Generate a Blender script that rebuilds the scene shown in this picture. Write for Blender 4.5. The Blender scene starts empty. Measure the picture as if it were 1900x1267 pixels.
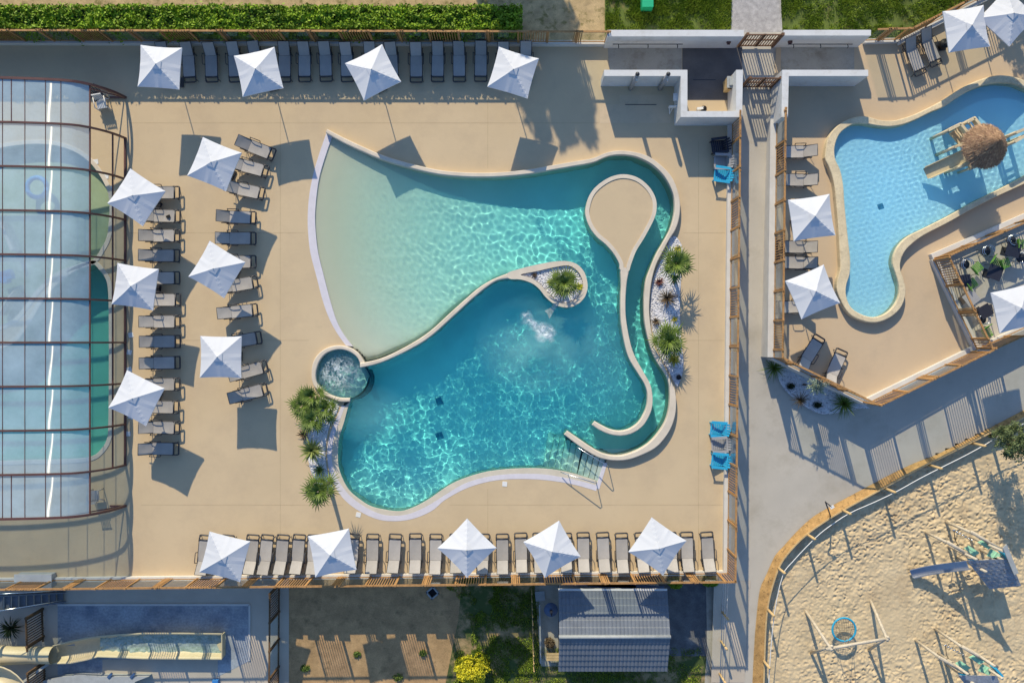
import bpy, math, random
import numpy as np
from mathutils import Vector, Matrix
from mathutils.geometry import tessellate_polygon
sc = bpy.context.scene
COL = sc.collection
R = math.radians
# ------------------------------------------------------------------ camera, sky, sun, exposure
H = 42.0            # camera height
PPM = 37.0          # photo pixels per metre on the ground
cd = bpy.data.cameras.new('camera'); cam = bpy.data.objects.new('camera', cd); COL.objects.link(cam)
cam.location = (0, 0, H); cd.sensor_width = 36; cd.lens = 36*H/(1900/PPM); cd.clip_end = 600; sc.camera = cam
SUN = Vector((.443, -1.598, -1.0))          # way the light travels
wd = bpy.data.worlds.new('World'); sc.world = wd; wd.use_nodes = True
_s = wd.node_tree.nodes.new('ShaderNodeTexSky'); _s.sky_type = 'NISHITA'; _s.sun_disc = False
_s.sun_elevation = math.atan2(1, math.hypot(SUN.x, SUN.y)); _s.sun_rotation = math.atan2(-SUN.x, -SUN.y)
_s.air_density = 1.6
_bg = wd.node_tree.nodes['Background']; _mx = wd.node_tree.nodes.new('ShaderNodeMixRGB'); _mx.blend_type = 'MULTIPLY'; _mx.inputs[0].default_value = 1; _mx.inputs[2].default_value = (.50, .70, 1.04, 1)   # clear deep blue sky
wd.node_tree.links.new(_s.outputs[0], _mx.inputs[1]); wd.node_tree.links.new(_mx.outputs[0], _bg.inputs[0]); _bg.inputs[1].default_value = .125
ld = bpy.data.lights.new('sun', 'SUN'); ld.energy = 4.2; ld.angle = R(.5); ld.color = (1, .87, .64)
ld.cycles.is_caustics_light = True
lo = bpy.data.objects.new('sun', ld); COL.objects.link(lo); lo.location = (-20, 60, 40)
lo.rotation_euler = SUN.to_track_quat('-Z', 'Y').to_euler()
sc.view_settings.view_transform = 'Standard'; sc.view_settings.look = 'None'; sc.view_settings.gamma = 1
sc.view_settings.exposure = .25
sc.cycles.use_denoising = True; sc.cycles.max_bounces = 10; sc.cycles.transparent_max_bounces = 16
sc.cycles.sample_clamp_indirect = 4

# ------------------------------------------------------------------ helpers
rnd = random.Random(7)
def W(px, py, z=0.0):
    k = (H-z)/(PPM*H)
    return Vector(((px-950)*k, (633-py)*k, z))
def WL(pts, z=0.0): return [W(p[0], p[1], z) for p in pts]
def spline(pts, n=5, closed=False):
    P = [np.array(p, float) for p in pts]; N = len(P); out = []
    for i in range(N if closed else N-1):
        if closed: a, b, c, d = P[i-1], P[i], P[(i+1) % N], P[(i+2) % N]
        else: a, b, c, d = P[max(i-1, 0)], P[i], P[i+1], P[min(i+2, N-1)]
        for k in range(n):
            t = k/n
            out.append(.5*((2*b)+(c-a)*t+(2*a-5*b+4*c-d)*t*t+(-a+3*b-3*c+d)*t**3))
    if not closed: out.append(P[-1])
    return [tuple(p) for p in out]
def resample(pts, N):
    P = np.array(pts, float); s = np.r_[0, np.cumsum(np.hypot(*np.diff(P[:, :2], axis=0).T))]
    t = np.linspace(0, s[-1], N)
    return [tuple(np.interp(t, s, P[:, k])[i] for k in range(P.shape[1])) for i in range(N)]
def offset_poly(pts, d):
    P = np.array(pts, float); out = []
    ar = .5*sum(P[i-1][0]*P[i][1]-P[i][0]*P[i-1][1] for i in range(len(P))); sg = 1 if ar > 0 else -1
    for i in range(len(P)):
        a, c = P[i-1], P[(i+1) % len(P)]; t = c-a; t /= (np.linalg.norm(t)+1e-9)
        out.append((P[i][0]-t[1]*d*sg, P[i][1]+t[0]*d*sg))
    return out
def inside(X, Y, poly):
    res = np.zeros(X.shape, bool); n = len(poly)
    for i in range(n):
        x1, y1 = poly[i][:2]; x2, y2 = poly[i-1][:2]
        if y1 == y2: continue
        c = ((y1 > Y) != (y2 > Y)) & (X < (x2-x1)*(Y-y1)/(y2-y1)+x1); res ^= c
    return res
def vnoise(X, Y, sc_, seed):
    r = np.random.RandomState(seed); T = r.rand(256, 256)
    x = X/sc_+1000.0; y = Y/sc_+1000.0; i = np.floor(x).astype(int); j = np.floor(y).astype(int); u = x-i; v = y-j
    u = u*u*(3-2*u); v = v*v*(3-2*v); g = lambda a, b: T[a % 256, b % 256]
    return (g(i, j)*(1-u)+g(i+1, j)*u)*(1-v)+(g(i, j+1)*(1-u)+g(i+1, j+1)*u)*v

class MB:
    def __init__(s): s.v = []; s.f = []; s.m = []; s.s = []
    def add(s, vs, fs, mi=0, smooth=False):
        o = len(s.v); s.v += [tuple(v) for v in vs]; s.f += [tuple(i+o for i in f) for f in fs]
        s.m += [mi]*len(fs); s.s += [smooth]*len(fs); return s
    def box(s, c, d, rz=0, mi=0, M=None):
        x, y, z = d[0]/2, d[1]/2, d[2]/2
        vs = [Vector((a, b, e)) for e in (-z, z) for a, b in ((-x, -y), (x, -y), (x, y), (-x, y))]
        T = (M if M is not None else Matrix.Rotation(rz, 4, 'Z')); c = Vector(c)
        return s.add([T @ v + c for v in vs], [(3, 2, 1, 0), (4, 5, 6, 7), (0, 1, 5, 4), (1, 2, 6, 5), (2, 3, 7, 6), (3, 0, 4, 7)], mi)
    def bar(s, a, b, w, h, mi=0):
        a, b = Vector(a), Vector(b); d = b-a; M = d.to_track_quat('X', 'Z').to_matrix().to_4x4()
        return s.box((a+b)/2, (d.length, w, h), mi=mi, M=M)
    def tube(s, pts, r, n=8, closed=False, mi=0, cap=True):
        P = [Vector(p) for p in pts]; N = len(P); rr = r if isinstance(r, (list, tuple)) else [r]*N; vs = []; fs = []; up = None
        for i in range(N):
            if closed: t = P[(i+1) % N]-P[i-1]
            else: t = P[min(i+1, N-1)]-P[max(i-1, 0)]
            t.normalize()
            if up is None: up = Vector((0, 0, 1)) if abs(t.z) < .9 else Vector((1, 0, 0))
            a = t.cross(up); a.normalize(); b = a.cross(t); b.normalize(); up = b
            for k in range(n):
                w = 2*math.pi*k/n; vs.append(P[i]+(a*math.cos(w)+b*math.sin(w))*rr[i])
        for i in range(N if closed else N-1):
            j = (i+1) % N
            for k in range(n):
                l = (k+1) % n; fs.append((i*n+k, i*n+l, j*n+l, j*n+k))
        if cap and not closed: fs += [tuple(range(n-1, -1, -1)), tuple((N-1)*n+k for k in range(n))]
        return s.add(vs, fs, mi, True)
    def solid(s, outer, holes=(), z0=0, z1=0, mi=0, mi_side=None, bottom=False):
        loops = [[Vector((p[0], p[1], 0)) for p in L] for L in [outer, *holes]]
        tri = tessellate_polygon(loops); flat = [p for L in loops for p in L]; n = len(flat)
        ft = []
        for a, b, c in tri:
            A, B, C_ = flat[a], flat[b], flat[c]
            ft.append((a, b, c) if (B-A).cross(C_-A).z > 0 else (c, b, a))
        s.add([(p.x, p.y, z1) for p in flat], ft, mi)
        if bottom: s.add([(p.x, p.y, z0) for p in flat], [f[::-1] for f in ft], mi)
        if z1 > z0:
            for L, hole in zip(loops, [False]+[True]*len(holes)):
                k = len(L); ar = sum(L[i-1].x*L[i].y-L[i].x*L[i-1].y for i in range(k)); ccw = (ar > 0) != hole
                vs = [(p.x, p.y, z0) for p in L]+[(p.x, p.y, z1) for p in L]
                fs = [(i, (i+1) % k, k+(i+1) % k, k+i) for i in range(k)]
                s.add(vs, fs if ccw else [f[::-1] for f in fs], mi if mi_side is None else mi_side)
        return s
    def loft(s, A, B, z0, z1, bev=.03, mi=0, cap=True):
        "wall between two plan lines A, B of equal count, rounded upper edges"
        n = len(A); vs = []; fs = []
        for a, b in zip(A, B):
            a = Vector(a[:2]); b = Vector(b[:2]); d = b-a; w = d.length; d = d/w if w else d; e = min(bev, w*.4)
            for q, z in ((0, z0), (0, z1-e), (e*.3, z1-e*.3), (e, z1), (w-e, z1), (w-e*.3, z1-e*.3), (w, z1-e), (w, z0)):
                p = a+d*q; vs.append((p.x, p.y, z))
        for i in range(n-1):
            for k in range(7): fs.append((i*8+k, i*8+k+1, i*8+9+k, i*8+8+k))
        if cap: fs += [tuple(range(8)), tuple((n-1)*8+k for k in range(7, -1, -1))]
        o = len(s.f); s.add(vs, fs, mi)
        a0, a1 = Vector(vs[3]), Vector(vs[4]); nn = (a1-a0).cross(Vector(vs[11])-a0)
        if nn.z < 0: s.f[o:] = [f[::-1] for f in s.f[o:]]
        return s
    def grid(s, X, Y, Z, keep=None, mi=0, smooth=True):
        ny, nx = X.shape; idx = np.arange(nx*ny).reshape(ny, nx)
        F = np.stack([idx[:-1, :-1], idx[:-1, 1:], idx[1:, 1:], idx[1:, :-1]], -1).reshape(-1, 4)
        if keep is not None: F = F[keep.reshape(-1)]
        u, inv = np.unique(F, return_inverse=True); F = inv.reshape(-1, 4)
        V = np.stack([X, Y, Z], -1).reshape(-1, 3)[u]; s.used = u
        return s.add(V.tolist(), F.tolist(), mi, smooth)
    def build(s, name, mat, parent=None, origin=None):
        me = bpy.data.meshes.new(name); o0 = Vector(origin) if origin is not None else Vector((0, 0, 0))
        if origin is not None: me.from_pydata([(v[0]-o0.x, v[1]-o0.y, v[2]-o0.z) for v in s.v], [], s.f)
        else: me.from_pydata(s.v, [], s.f)
        for m in (mat if isinstance(mat, (list, tuple)) else [mat]): me.materials.append(m)
        me.polygons.foreach_set('material_index', s.m); me.polygons.foreach_set('use_smooth', s.s); me.update()
        o = bpy.data.objects.new(name, me); COL.objects.link(o)
        if parent is not None: o.parent = parent
        elif origin is not None: o.location = o0
        return o
    def single(s, name, mat, label, cat, group=None, kind=None):
        V = np.array(s.v); c = ((V[:, 0].min()+V[:, 0].max())/2, (V[:, 1].min()+V[:, 1].max())/2, V[:, 2].min())
        return tag(s.build(name, mat, None, c), label, cat, group, kind)
def tag(o, label=None, cat=None, group=None, kind=None):
    if label: o['label'] = label
    if cat: o['category'] = cat
    if group: o['group'] = group
    if kind: o['kind'] = kind
    return o
def thing(name, label, cat, loc=(0, 0, 0), rz=0, group=None):
    o = bpy.data.objects.new(name, None); COL.objects.link(o); o.location = loc; o.rotation_euler = (0, 0, rz); o.empty_display_size = .2
    return tag(o, label, cat, group)
def dup(root, loc, rz, label, group=None):
    r = root.copy(); COL.objects.link(r); r.location = loc; r.rotation_euler = (0, 0, rz); r['label'] = label
    if group: r['group'] = group
    for ch in list(root.children):
        c = ch.copy(); COL.objects.link(c); c.parent = r
        for g in list(ch.children):
            d = g.copy(); COL.objects.link(d); d.parent = c
    return r
def recv(o): o.cycles.is_caustics_receiver = True; return o
ORD = ['first', 'second', 'third', 'fourth', 'fifth', 'sixth', 'seventh', 'eighth', 'ninth', 'tenth', 'eleventh', 'twelfth', 'thirteenth',
       'fourteenth', 'fifteenth', 'sixteenth', 'seventeenth', 'eighteenth', 'nineteenth', 'twentieth', 'twenty-first', 'twenty-second',
       'twenty-third', 'twenty-fourth', 'twenty-fifth']

# ------------------------------------------------------------------ materials
def nd(nt, t, **k):
    n = nt.nodes.new(t)
    for a, b in k.items():
        if a.startswith('i_'): n.inputs[a[2:].replace('_', ' ')].default_value = b
        else: setattr(n, a, b)
    return n
def pm(name, col, rough=.7, var=.15, sc1=1.2, sc2=18, bump=0, bsc=40, metal=0, tint=None, stretch=None, rand=0, world=False, spec=.3, spots=None):
    """principled surface with two octaves of colour variation, optional second tint, bump and per-object variation"""
    m = bpy.data.materials.new(name); m.use_nodes = True; nt = m.node_tree; B = nt.nodes['Principled BSDF']; L = nt.links.new
    B.inputs['Roughness'].default_value = rough; B.inputs['Metallic'].default_value = metal; B.inputs['Specular IOR Level'].default_value = spec
    if world: src = nd(nt, 'ShaderNodeNewGeometry').outputs['Position']
    else: src = nd(nt, 'ShaderNodeTexCoord').outputs['Object']
    if stretch:
        mp = nd(nt, 'ShaderNodeMapping'); mp.inputs['Scale'].default_value = stretch; L(src, mp.inputs[0]); src = mp.outputs[0]
    n1 = nd(nt, 'ShaderNodeTexNoise', i_Scale=sc1, i_Detail=5.0, i_Roughness=.6); n2 = nd(nt, 'ShaderNodeTexNoise', i_Scale=sc2, i_Detail=3.0)
    L(src, n1.inputs['Vector']); L(src, n2.inputs['Vector'])
    c = Vector(col); t = Vector(tint) if tint else None
    r1 = nd(nt, 'ShaderNodeValToRGB'); e = r1.color_ramp.elements; e[0].position = .3; e[1].position = .7
    lo_ = c*(1-var); hi = (t if t else c*(1+var)); e[0].color = (*lo_, 1); e[1].color = (*hi, 1); L(n1.outputs[0], r1.inputs[0])
    mx = nd(nt, 'ShaderNodeMixRGB', blend_type='MULTIPLY'); mx.inputs[0].default_value = 1
    r2 = nd(nt, 'ShaderNodeValToRGB'); e = r2.color_ramp.elements; e[0].position = .25; e[1].position = .75
    e[0].color = (1-var, 1-var, 1-var, 1); e[1].color = (1+var*.6,)*3+(1,); L(n2.outputs[0], r2.inputs[0])
    L(r1.outputs[0], mx.inputs[1]); L(r2.outputs[0], mx.inputs[2]); out = mx.outputs[0]
    if spots:
        n3 = nd(nt, 'ShaderNodeTexNoise', i_Scale=spots[1], i_Detail=6.0, i_Roughness=.7); L(src, n3.inputs['Vector'])
        r3 = nd(nt, 'ShaderNodeValToRGB'); e = r3.color_ramp.elements; e[0].position = spots[2]; e[1].position = spots[3]
        e[0].color = (0, 0, 0, 1); e[1].color = (1, 1, 1, 1); L(n3.outputs[0], r3.inputs[0])
        m3 = nd(nt, 'ShaderNodeMixRGB'); m3.inputs[2].default_value = (*spots[0], 1); L(r3.outputs[0], m3.inputs[0]); L(out, m3.inputs[1]); out = m3.outputs[0]
    if rand:
        oi = nd(nt, 'ShaderNodeObjectInfo'); mr = nd(nt, 'ShaderNodeMapRange'); mr.inputs[3].default_value = 1-rand; mr.inputs[4].default_value = 1+rand
        L(oi.outputs['Random'], mr.inputs[0]); hs = nd(nt, 'ShaderNodeHueSaturation'); L(mr.outputs[0], hs.inputs['Value']); L(out, hs.inputs['Color']); out = hs.outputs[0]
    L(out, B.inputs['Base Color'])
    if bump:
        b = nd(nt, 'ShaderNodeBump', i_Strength=bump, i_Distance=.02); n4 = nd(nt, 'ShaderNodeTexNoise', i_Scale=bsc, i_Detail=4.0); L(src, n4.inputs['Vector'])
        L(n4.outputs[0], b.inputs['Height']); L(b.outputs[0], B.inputs['Normal'])
    return m
M = {}
M['deck'] = pm('deck_resin', (.58, .45, .283), .75, .06, .25, 90, .12, 160, world=True, spots=((.50, .385, .25), .55, .47, .78))
M['seam'] = pm('deck_seam', (.47, .36, .22), .8, .1, 3, 40, world=True)
M['slab'] = pm('deck_slab', (.60, .47, .31), .75, .05, .5, 60, .1, 160, world=True, spots=((.46, .37, .25), .9, .5, .75))
M['kidsdeck'] = pm('kids_deck_resin', (.565, .43, .28), .75, .05, .3, 90, .12, 160, world=True, spots=((.48, .37, .25), .6, .47, .75))
M['path'] = pm('path_concrete', (.50, .46, .39), .85, .08, .35, 60, .15, 120, world=True, spots=((.39, .35, .28), .6, .5, .8))
M['pad'] = pm('pad_concrete', (.42, .39, .33), .85, .12, .8, 30, .2, 80, world=True, spots=((.24, .21, .16), 1.2, .5, .75))
M['asphalt'] = pm('asphalt', (.14, .13, .125), .9, .2, .8, 120, .4, 150, world=True)
M['yard'] = pm('yard_concrete', (.52, .45, .36), .85, .09, .5, 50, .15, 100, world=True)
M['bluefloor'] = pm('basin_concrete', (.36, .39, .42), .7, .25, .6, 9, .1, 60, world=True, spots=((.17, .20, .25), .8, .47, .7))
M['kerb'] = pm('kerb_concrete', (.60, .58, .54), .8, .08, 1.5, 40, .1, 90, world=True)
M['wall'] = pm('white_render', (.64, .64, .63), .8, .06, 1.1, 30, .1, 120, world=True, spots=((.50, .48, .44), 1.6, .54, .8))
M['wallg'] = pm('retaining_concrete', (.40, .38, .35), .85, .12, .8, 20, .15, 60, world=True)
M['coping'] = pm('coping_stone', (.64, .56, .45), .7, .09, 1.6, 40, .15, 70, world=True)
M['kcoping'] = pm('kids_coping_stone', (.66, .55, .36), .75, .14, 1.5, 14, .2, 40, world=True, spots=((.38, .30, .2), 2.2, .56, .75))
M['grille'] = pm('overflow_grille', (.63, .60, .64), .6, .05, 3, 80, .2, 120, world=True)
M['edge'] = pm('beach_edge', (.60, .54, .43), .7, .08, 1.5, 40, .1, 60, world=True)
M['liner'] = pm('pool_liner', (.66, .72, .64), .6, .05, .7, 40, .05, 30, world=True)
M['kliner'] = pm('kids_pool_liner', (.60, .83, .93), .6, .03, .7, 40, world=True)
M['drain'] = pm('drain_cover', (.07, .24, .38), .5, .2, 5, 30)
M['sand'] = pm('sand', (.645, .51, .315), .95, .12, 1.2, 60, .5, 120, world=True, spots=((.46, .34, .2), .5, .52, .75))
M['bank'] = pm('bank_coir', (.46, .28, .11), .95, .3, 3, 30, .8, 60, world=True, spots=((.14, .09, .045), 5, .55, .68))
M['dirt'] = pm('dirt', (.47, .295, .145), .95, .22, 1.5, 25, .7, 40, world=True, spots=((.24, .16, .08), 1.6, .53, .72))
M['drydirt'] = pm('dry_grass_ground', (.52, .38, .20), .95, .25, 2, 30, .8, 50, world=True, spots=((.2, .17, .06), 2.2, .52, .66))
M['soil'] = pm('lawn_soil', (.12, .16, .035), .95, .3, 1.5, 20, .6, 40, world=True, spots=((.26, .2, .09), 1.1, .58, .7))
M['patchy'] = pm('patchy_lawn', (.40, .28, .145), .95, .22, 1.5, 25, .7, 40, world=True, spots=((.07, .10, .03), .9, .38, .52))
M['gravelpath'] = pm('grey_gravel', (.42, .40, .39), .95, .22, 4, 30, 1, 26, world=True)
M['darkgravel'] = pm('dark_gravel', (.15, .15, .155), .95, .3, 2, 40, .8, 60, world=True, spots=((.3, .29, .27), 1, .6, .8))
M['ground'] = pm('earth', (.30, .23, .14), .95, .2, .2, 10, world=True)
M['bed'] = pm('white_gravel_base', (.50, .49, .50), .9, .2, 5, 40, .8, 40, world=True)
M['pebble'] = pm('white_pebble', (.74, .73, .74), .8, .12, 6, 30, world=True)
M['wood'] = pm('fence_timber', (.42, .23, .09), .6, .25, 2, 20, .2, 40, stretch=(3, 3, .5), world=True)
M['wooddark'] = pm('dark_timber', (.13, .075, .035), .7, .3, 2, 20, .2, 40, world=True)
M['gatewood'] = pm('gate_timber', (.17, .09, .05), .6, .2, 2, 20, .1, 40, world=True)
M['log'] = pm('robinia_log', (.55, .48, .37), .8, .18, 2, 14, .3, 30, stretch=(1, 1, 4))
M['post'] = pm('round_post_timber', (.58, .41, .2), .8, .15, 3, 20, .2, 30)
M['canvas'] = pm('white_canvas', (.60, .615, .65), .85, .025, 2, 30, .12, 12, rand=.03)
M['metal'] = pm('anthracite_metal', (.035, .036, .042), .45, .1, 3, 20, spec=.5)
M['polewhite'] = pm('pole_aluminium', (.5, .5, .51), .4, .05, 3, 20, metal=.4)
M['steel'] = pm('stainless_steel', (.62, .63, .65), .22, .04, 3, 20, metal=1)
M['fabric'] = pm('taupe_sling', (.40, .375, .345), .8, .07, 3, 60, .15, 300, rand=.13)
M['plastic'] = pm('white_plastic', (.72, .72, .70), .45, .04, 3, 20)
M['greyplastic'] = pm('grey_plastic', (.33, .33, .34), .55, .06, 3, 20)
M['dkplastic'] = pm('dark_plastic', (.025, .028, .045), .5, .1, 3, 20)
M['blue'] = pm('turquoise_plastic', (.03, .36, .60), .5, .08, 3, 20)
M['green'] = pm('green_slats', (.16, .36, .06), .5, .1, 3, 20)
M['mint'] = pm('mint_panel', (.36, .68, .47), .6, .08, 3, 20)
M['bluetube'] = pm('blue_ring', (.03, .34, .54), .5, .06, 3, 20)
M['rope'] = pm('rope', (.2, .17, .12), .9, .2, 3, 20)
M['slidesteel'] = pm('brushed_steel', (.42, .44, .48), .42, .06, 3, 20, metal=.8)
M['bronze'] = pm('enclosure_bronze', (.125, .055, .045), .45, .15, 2, 20, spec=.5)
M['roofslate'] = pm('slate_tiles', (.15, .17, .20), .55, .1, 1.5, 25, .1, 60, spec=.4)
M['cream'] = pm('cream_fibreglass', (.60, .51, .32), .45, .07, 1, 10)
M['thatch'] = pm('thatch', (.43, .28, .17), .95, .3, 6, 40, .8, 60, rand=0)
M['thatchdark'] = pm('thatch_dark', (.22, .12, .085), .95, .3, 6, 40, .8, 60)
M['netblue'] = pm('slate_blue_boards', (.27, .30, .35), .6, .2, 3, 12)
M['bluepaint'] = pm('blue_steel', (.06, .11, .22), .4, .1, 3, 20, spec=.5)
M['leafdark'] = pm('hedge_leaf', (.17, .29, .015), .6, .3, 1.3, 30, world=True, tint=(.31, .47, .02))
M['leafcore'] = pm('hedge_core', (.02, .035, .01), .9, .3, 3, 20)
M['grass'] = pm('grass', (.19, .34, .03), .7, .3, .9, 12, world=True, tint=(.40, .50, .06))
M['palm'] = pm('palm_leaf', (.085, .15, .02), .5, .3, 4, 20, tint=(.20, .28, .05))
M['yucca'] = pm('yucca_leaf', (.17, .24, .06), .5, .2, 4, 20, tint=(.33, .36, .12))
M['flax'] = pm('bronze_leaf', (.12, .085, .05), .6, .3, 4, 20, tint=(.22, .15, .08))
M['redleaf'] = pm('red_leaf', (.16, .06, .05), .6, .3, 4, 20)
M['yellowleaf'] = pm('yellow_leaf', (.42, .36, .05), .6, .25, 3, 20, tint=(.55, .5, .07))
M['bushleaf'] = pm('yellow_green_leaf', (.50, .54, .03), .6, .3, 3, 30, tint=(.86, .74, .03))
M['olive'] = pm('olive_leaf', (.11, .16, .06), .7, .35, 2, 20, tint=(.2, .25, .1))
M['silver'] = pm('silver_leaf', (.34, .40, .30), .7, .2, 3, 20)
M['trunk'] = pm('trunk', (.14, .10, .07), .9, .3, 4, 20, .6, 20)
M['black'] = pm('black_pot', (.012, .012, .014), .6, .2, 3, 20)
M['tilegrey'] = pm('grey_lid', (.36, .38, .38), .7, .1, 3, 20)
M['stairsteel'] = pm('stair_steel', (.16, .17, .19), .5, .12, 3, 20)
M['bluebox'] = pm('blue_plastic', (.05, .22, .55), .5, .1, 3, 20)
M['greenbox'] = pm('green_lid', (.02, .42, .2), .5, .06, 3, 20)
M['mosaic'] = pm('dark_mosaic', (.02, .06, .10), .5, .3, 30, 60)

def glassmat(name, tintc, gloss=.06, rough=.02, milk=0, milkc=(.8, .85, .9), aniso=0, msc=.6):
    m = bpy.data.materials.new(name); m.use_nodes = True; nt = m.node_tree; nt.nodes.remove(nt.nodes['Principled BSDF']); L = nt.links.new
    t = nd(nt, 'ShaderNodeBsdfTransparent'); t.inputs[0].default_value = (*tintc, 1)
    g = nd(nt, 'ShaderNodeBsdfAnisotropic'); g.inputs['Roughness'].default_value = rough; g.inputs[0].default_value = (1, 1, 1, 1)
    if aniso:
        g.inputs['Anisotropy'].default_value = aniso
        tg = nd(nt, 'ShaderNodeTangent', direction_type='RADIAL', axis='Y'); L(tg.outputs[0], g.inputs['Tangent'])
    lw = nd(nt, 'ShaderNodeLayerWeight'); pw = nd(nt, 'ShaderNodeMath', operation='POWER'); pw.inputs[1].default_value = 5; L(lw.outputs['Facing'], pw.inputs[0]); ma = nd(nt, 'ShaderNodeMath', operation='MULTIPLY_ADD'); ma.inputs[1].default_value = .8; ma.inputs[2].default_value = .035+gloss; L(pw.outputs[0], ma.inputs[0])
    x = nd(nt, 'ShaderNodeMixShader'); L(ma.outputs[0], x.inputs[0]); L(t.outputs[0], x.inputs[1]); L(g.outputs[0], x.inputs[2]); o = x.outputs[0]
    if milk:
        d = nd(nt, 'ShaderNodeBsdfDiffuse'); d.inputs[0].default_value = (*milkc, 1)
        n = nd(nt, 'ShaderNodeTexNoise', i_Scale=msc, i_Detail=6.0, i_Roughness=.65); gp = nd(nt, 'ShaderNodeNewGeometry'); L(gp.outputs['Position'], n.inputs['Vector'])
        mr = nd(nt, 'ShaderNodeMapRange'); mr.inputs[1].default_value = .3; mr.inputs[2].default_value = .75; mr.inputs[3].default_value = milk*(.78 if msc < 2 else .5); mr.inputs[4].default_value = milk*(1.25 if msc < 2 else 1.6)
        L(n.outputs[0], mr.inputs[0]); y = nd(nt, 'ShaderNodeMixShader'); L(mr.outputs[0], y.inputs[0]); L(o, y.inputs[1]); L(d.outputs[0], y.inputs[2]); o = y.outputs[0]
    L(o, nt.nodes['Material Output'].inputs[0]); return m
M['glass'] = glassmat('fence_glass', (.94, .97, .96), .0)
M['poly'] = glassmat('polycarbonate', (.68, .78, .84), .0, .27, .40, (.66, .84, .96), .94)
M['clear'] = glassmat('clear_side_panel', (.93, .95, .93), .0, .05)
M['calm'] = glassmat('calm_teal_water', (.42, .80, .76), .0, .03)
M['calmpale'] = glassmat('calm_shallow_water', (.72, .86, .76), .0, .03)
M['flumewater'] = glassmat('flume_water', (.42, .60, .48), .03, .08, .42, (.66, .78, .76), msc=4.5)

def watermat(name):
    m = bpy.data.materials.new(name); m.use_nodes = True; nt = m.node_tree; nt.nodes.remove(nt.nodes['Principled BSDF']); L = nt.links.new
    g = nd(nt, 'ShaderNodeBsdfGlass'); g.inputs['IOR'].default_value = 1.33; g.inputs['Roughness'].default_value = 0
    a = nd(nt, 'ShaderNodeAttribute', attribute_name='depth_tint'); L(a.outputs['Color'], g.inputs[0])
    f = nd(nt, 'ShaderNodeAttribute', attribute_name='foam')
    n = nd(nt, 'ShaderNodeTexNoise', i_Scale=5.5, i_Detail=9.0, i_Roughness=.68); n.inputs['Distortion'].default_value = 1.2; gp = nd(nt, 'ShaderNodeNewGeometry'); L(gp.outputs['Position'], n.inputs['Vector'])
    mr = nd(nt, 'ShaderNodeMapRange'); mr.inputs[1].default_value = .42; mr.inputs[2].default_value = .68; L(n.outputs[0], mr.inputs[0])
    mu = nd(nt, 'ShaderNodeMath', operation='MULTIPLY_ADD', use_clamp=True); L(f.outputs['Fac'], mu.inputs[0]); L(mr.outputs[0], mu.inputs[1]); ac = nd(nt, 'ShaderNodeAttribute', attribute_name='bubbles'); L(ac.outputs['Fac'], mu.inputs[2])
    d = nd(nt, 'ShaderNodeBsdfDiffuse'); c = nd(nt, 'ShaderNodeAttribute', attribute_name='foam_col'); L(c.outputs['Color'], d.inputs[0])
    x = nd(nt, 'ShaderNodeMixShader'); L(mu.outputs[0], x.inputs[0]); L(g.outputs[0], x.inputs[1]); L(d.outputs[0], x.inputs[2])
    L(x.outputs[0], nt.nodes['Material Output'].inputs[0]); return m
M['water'] = watermat('pool_water')
M['linerfade'] = pm('pool_liner_fading', (.76, .95, .91), .6, .05, .7, 40, .05, 30, world=True); _nt = M['linerfade'].node_tree
_a = nd(_nt, 'ShaderNodeAttribute', attribute_name='sandy'); _m = nd(_nt, 'ShaderNodeMixRGB'); _l = [l for l in _nt.links if l.to_socket.name == 'Base Color'][0].from_socket
_m.inputs[2].default_value = (.60, .61, .48, 1); _nt.links.new(_a.outputs['Fac'], _m.inputs[0]); _nt.links.new(_l, _m.inputs[1]); _nt.links.new(_m.outputs[0], _nt.nodes['Principled BSDF'].inputs['Base Color'])

def struct(name, mb, mat, label, cat):
    return tag(mb.build(name, mat), label, cat, None, 'structure')
def sheet(name, outer, z, mat, label, cat, holes=(), zf=None):
    mb = MB(); mb.solid([W(*p, z)[:2] for p in outer], [[W(*p, z)[:2] for p in h] for h in holes], z, z)
    if zf: mb.v = [(v[0], v[1], zf(v)) for v in mb.v]
    return struct(name, mb, mat, label, cat)

# ------------------------------------------------------------------ outlines traced on the ground (photo pixels)
ZC = .30                                     # height of the raised pool copings
coping_out = [(607,239),(640,256),(672,271),(704,285),(740,297),(790,310),(830,317),(880,320),(930,319),(980,314),(1020,307),(1060,300),(1100,293),(1124,283),(1147,279),(1171,280.5),(1195,286),(1214,296),(1232,311),(1247,328),(1257,351),(1262,375),(1261,401),(1254,425),(1242,444),(1232,463),(1218,490),(1210,518),(1206,548),(1205,580),(1209,615),(1216,646),(1228,669),(1237,688),(1244,705),(1252,722),(1255,745),(1253,770),(1246,792),(1234,812),(1217,830),(1195,842),(1167,852),(1141,854),(1113,849),(1088,836),(1065,820),(1047,806)]
coping_in = [(604,246),(636,264),(668,279),(701,293),(738,305),(788,318),(829,325),(880,328),(930,327),(982,322),(1022,315),(1062,308),(1100,301),(1124,290.5),(1147,286.5),(1176,289),(1206,302),(1228,321),(1242,342),(1250,363),(1252,385),(1249,406),(1242,427),(1229,451),(1218,470),(1207,496),(1199,518),(1196,540),(1195,558),(1196,594),(1202,627),(1211,655),(1223,677),(1233,691),(1240,707),(1243,729),(1242,752),(1238,772),(1230,790),(1217,808),(1203,822),(1186,833),(1164,842),(1142,845),(1117,840),(1094,827),(1072,812),(1053,799)]
island_out = [(1151,500),(1149,488),(1138.7,469.5),(1124.5,453),(1108,439),(1095,422),(1087.5,403),(1086.6,386.6),(1093.7,362),(1108,344),(1131.6,328.6),(1157,323),(1183,329),(1204,345.6),(1216,366),(1218.4,385),(1213.7,406),(1195,441.6),(1180.5,465),(1171,490),(1166,503)]
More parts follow.
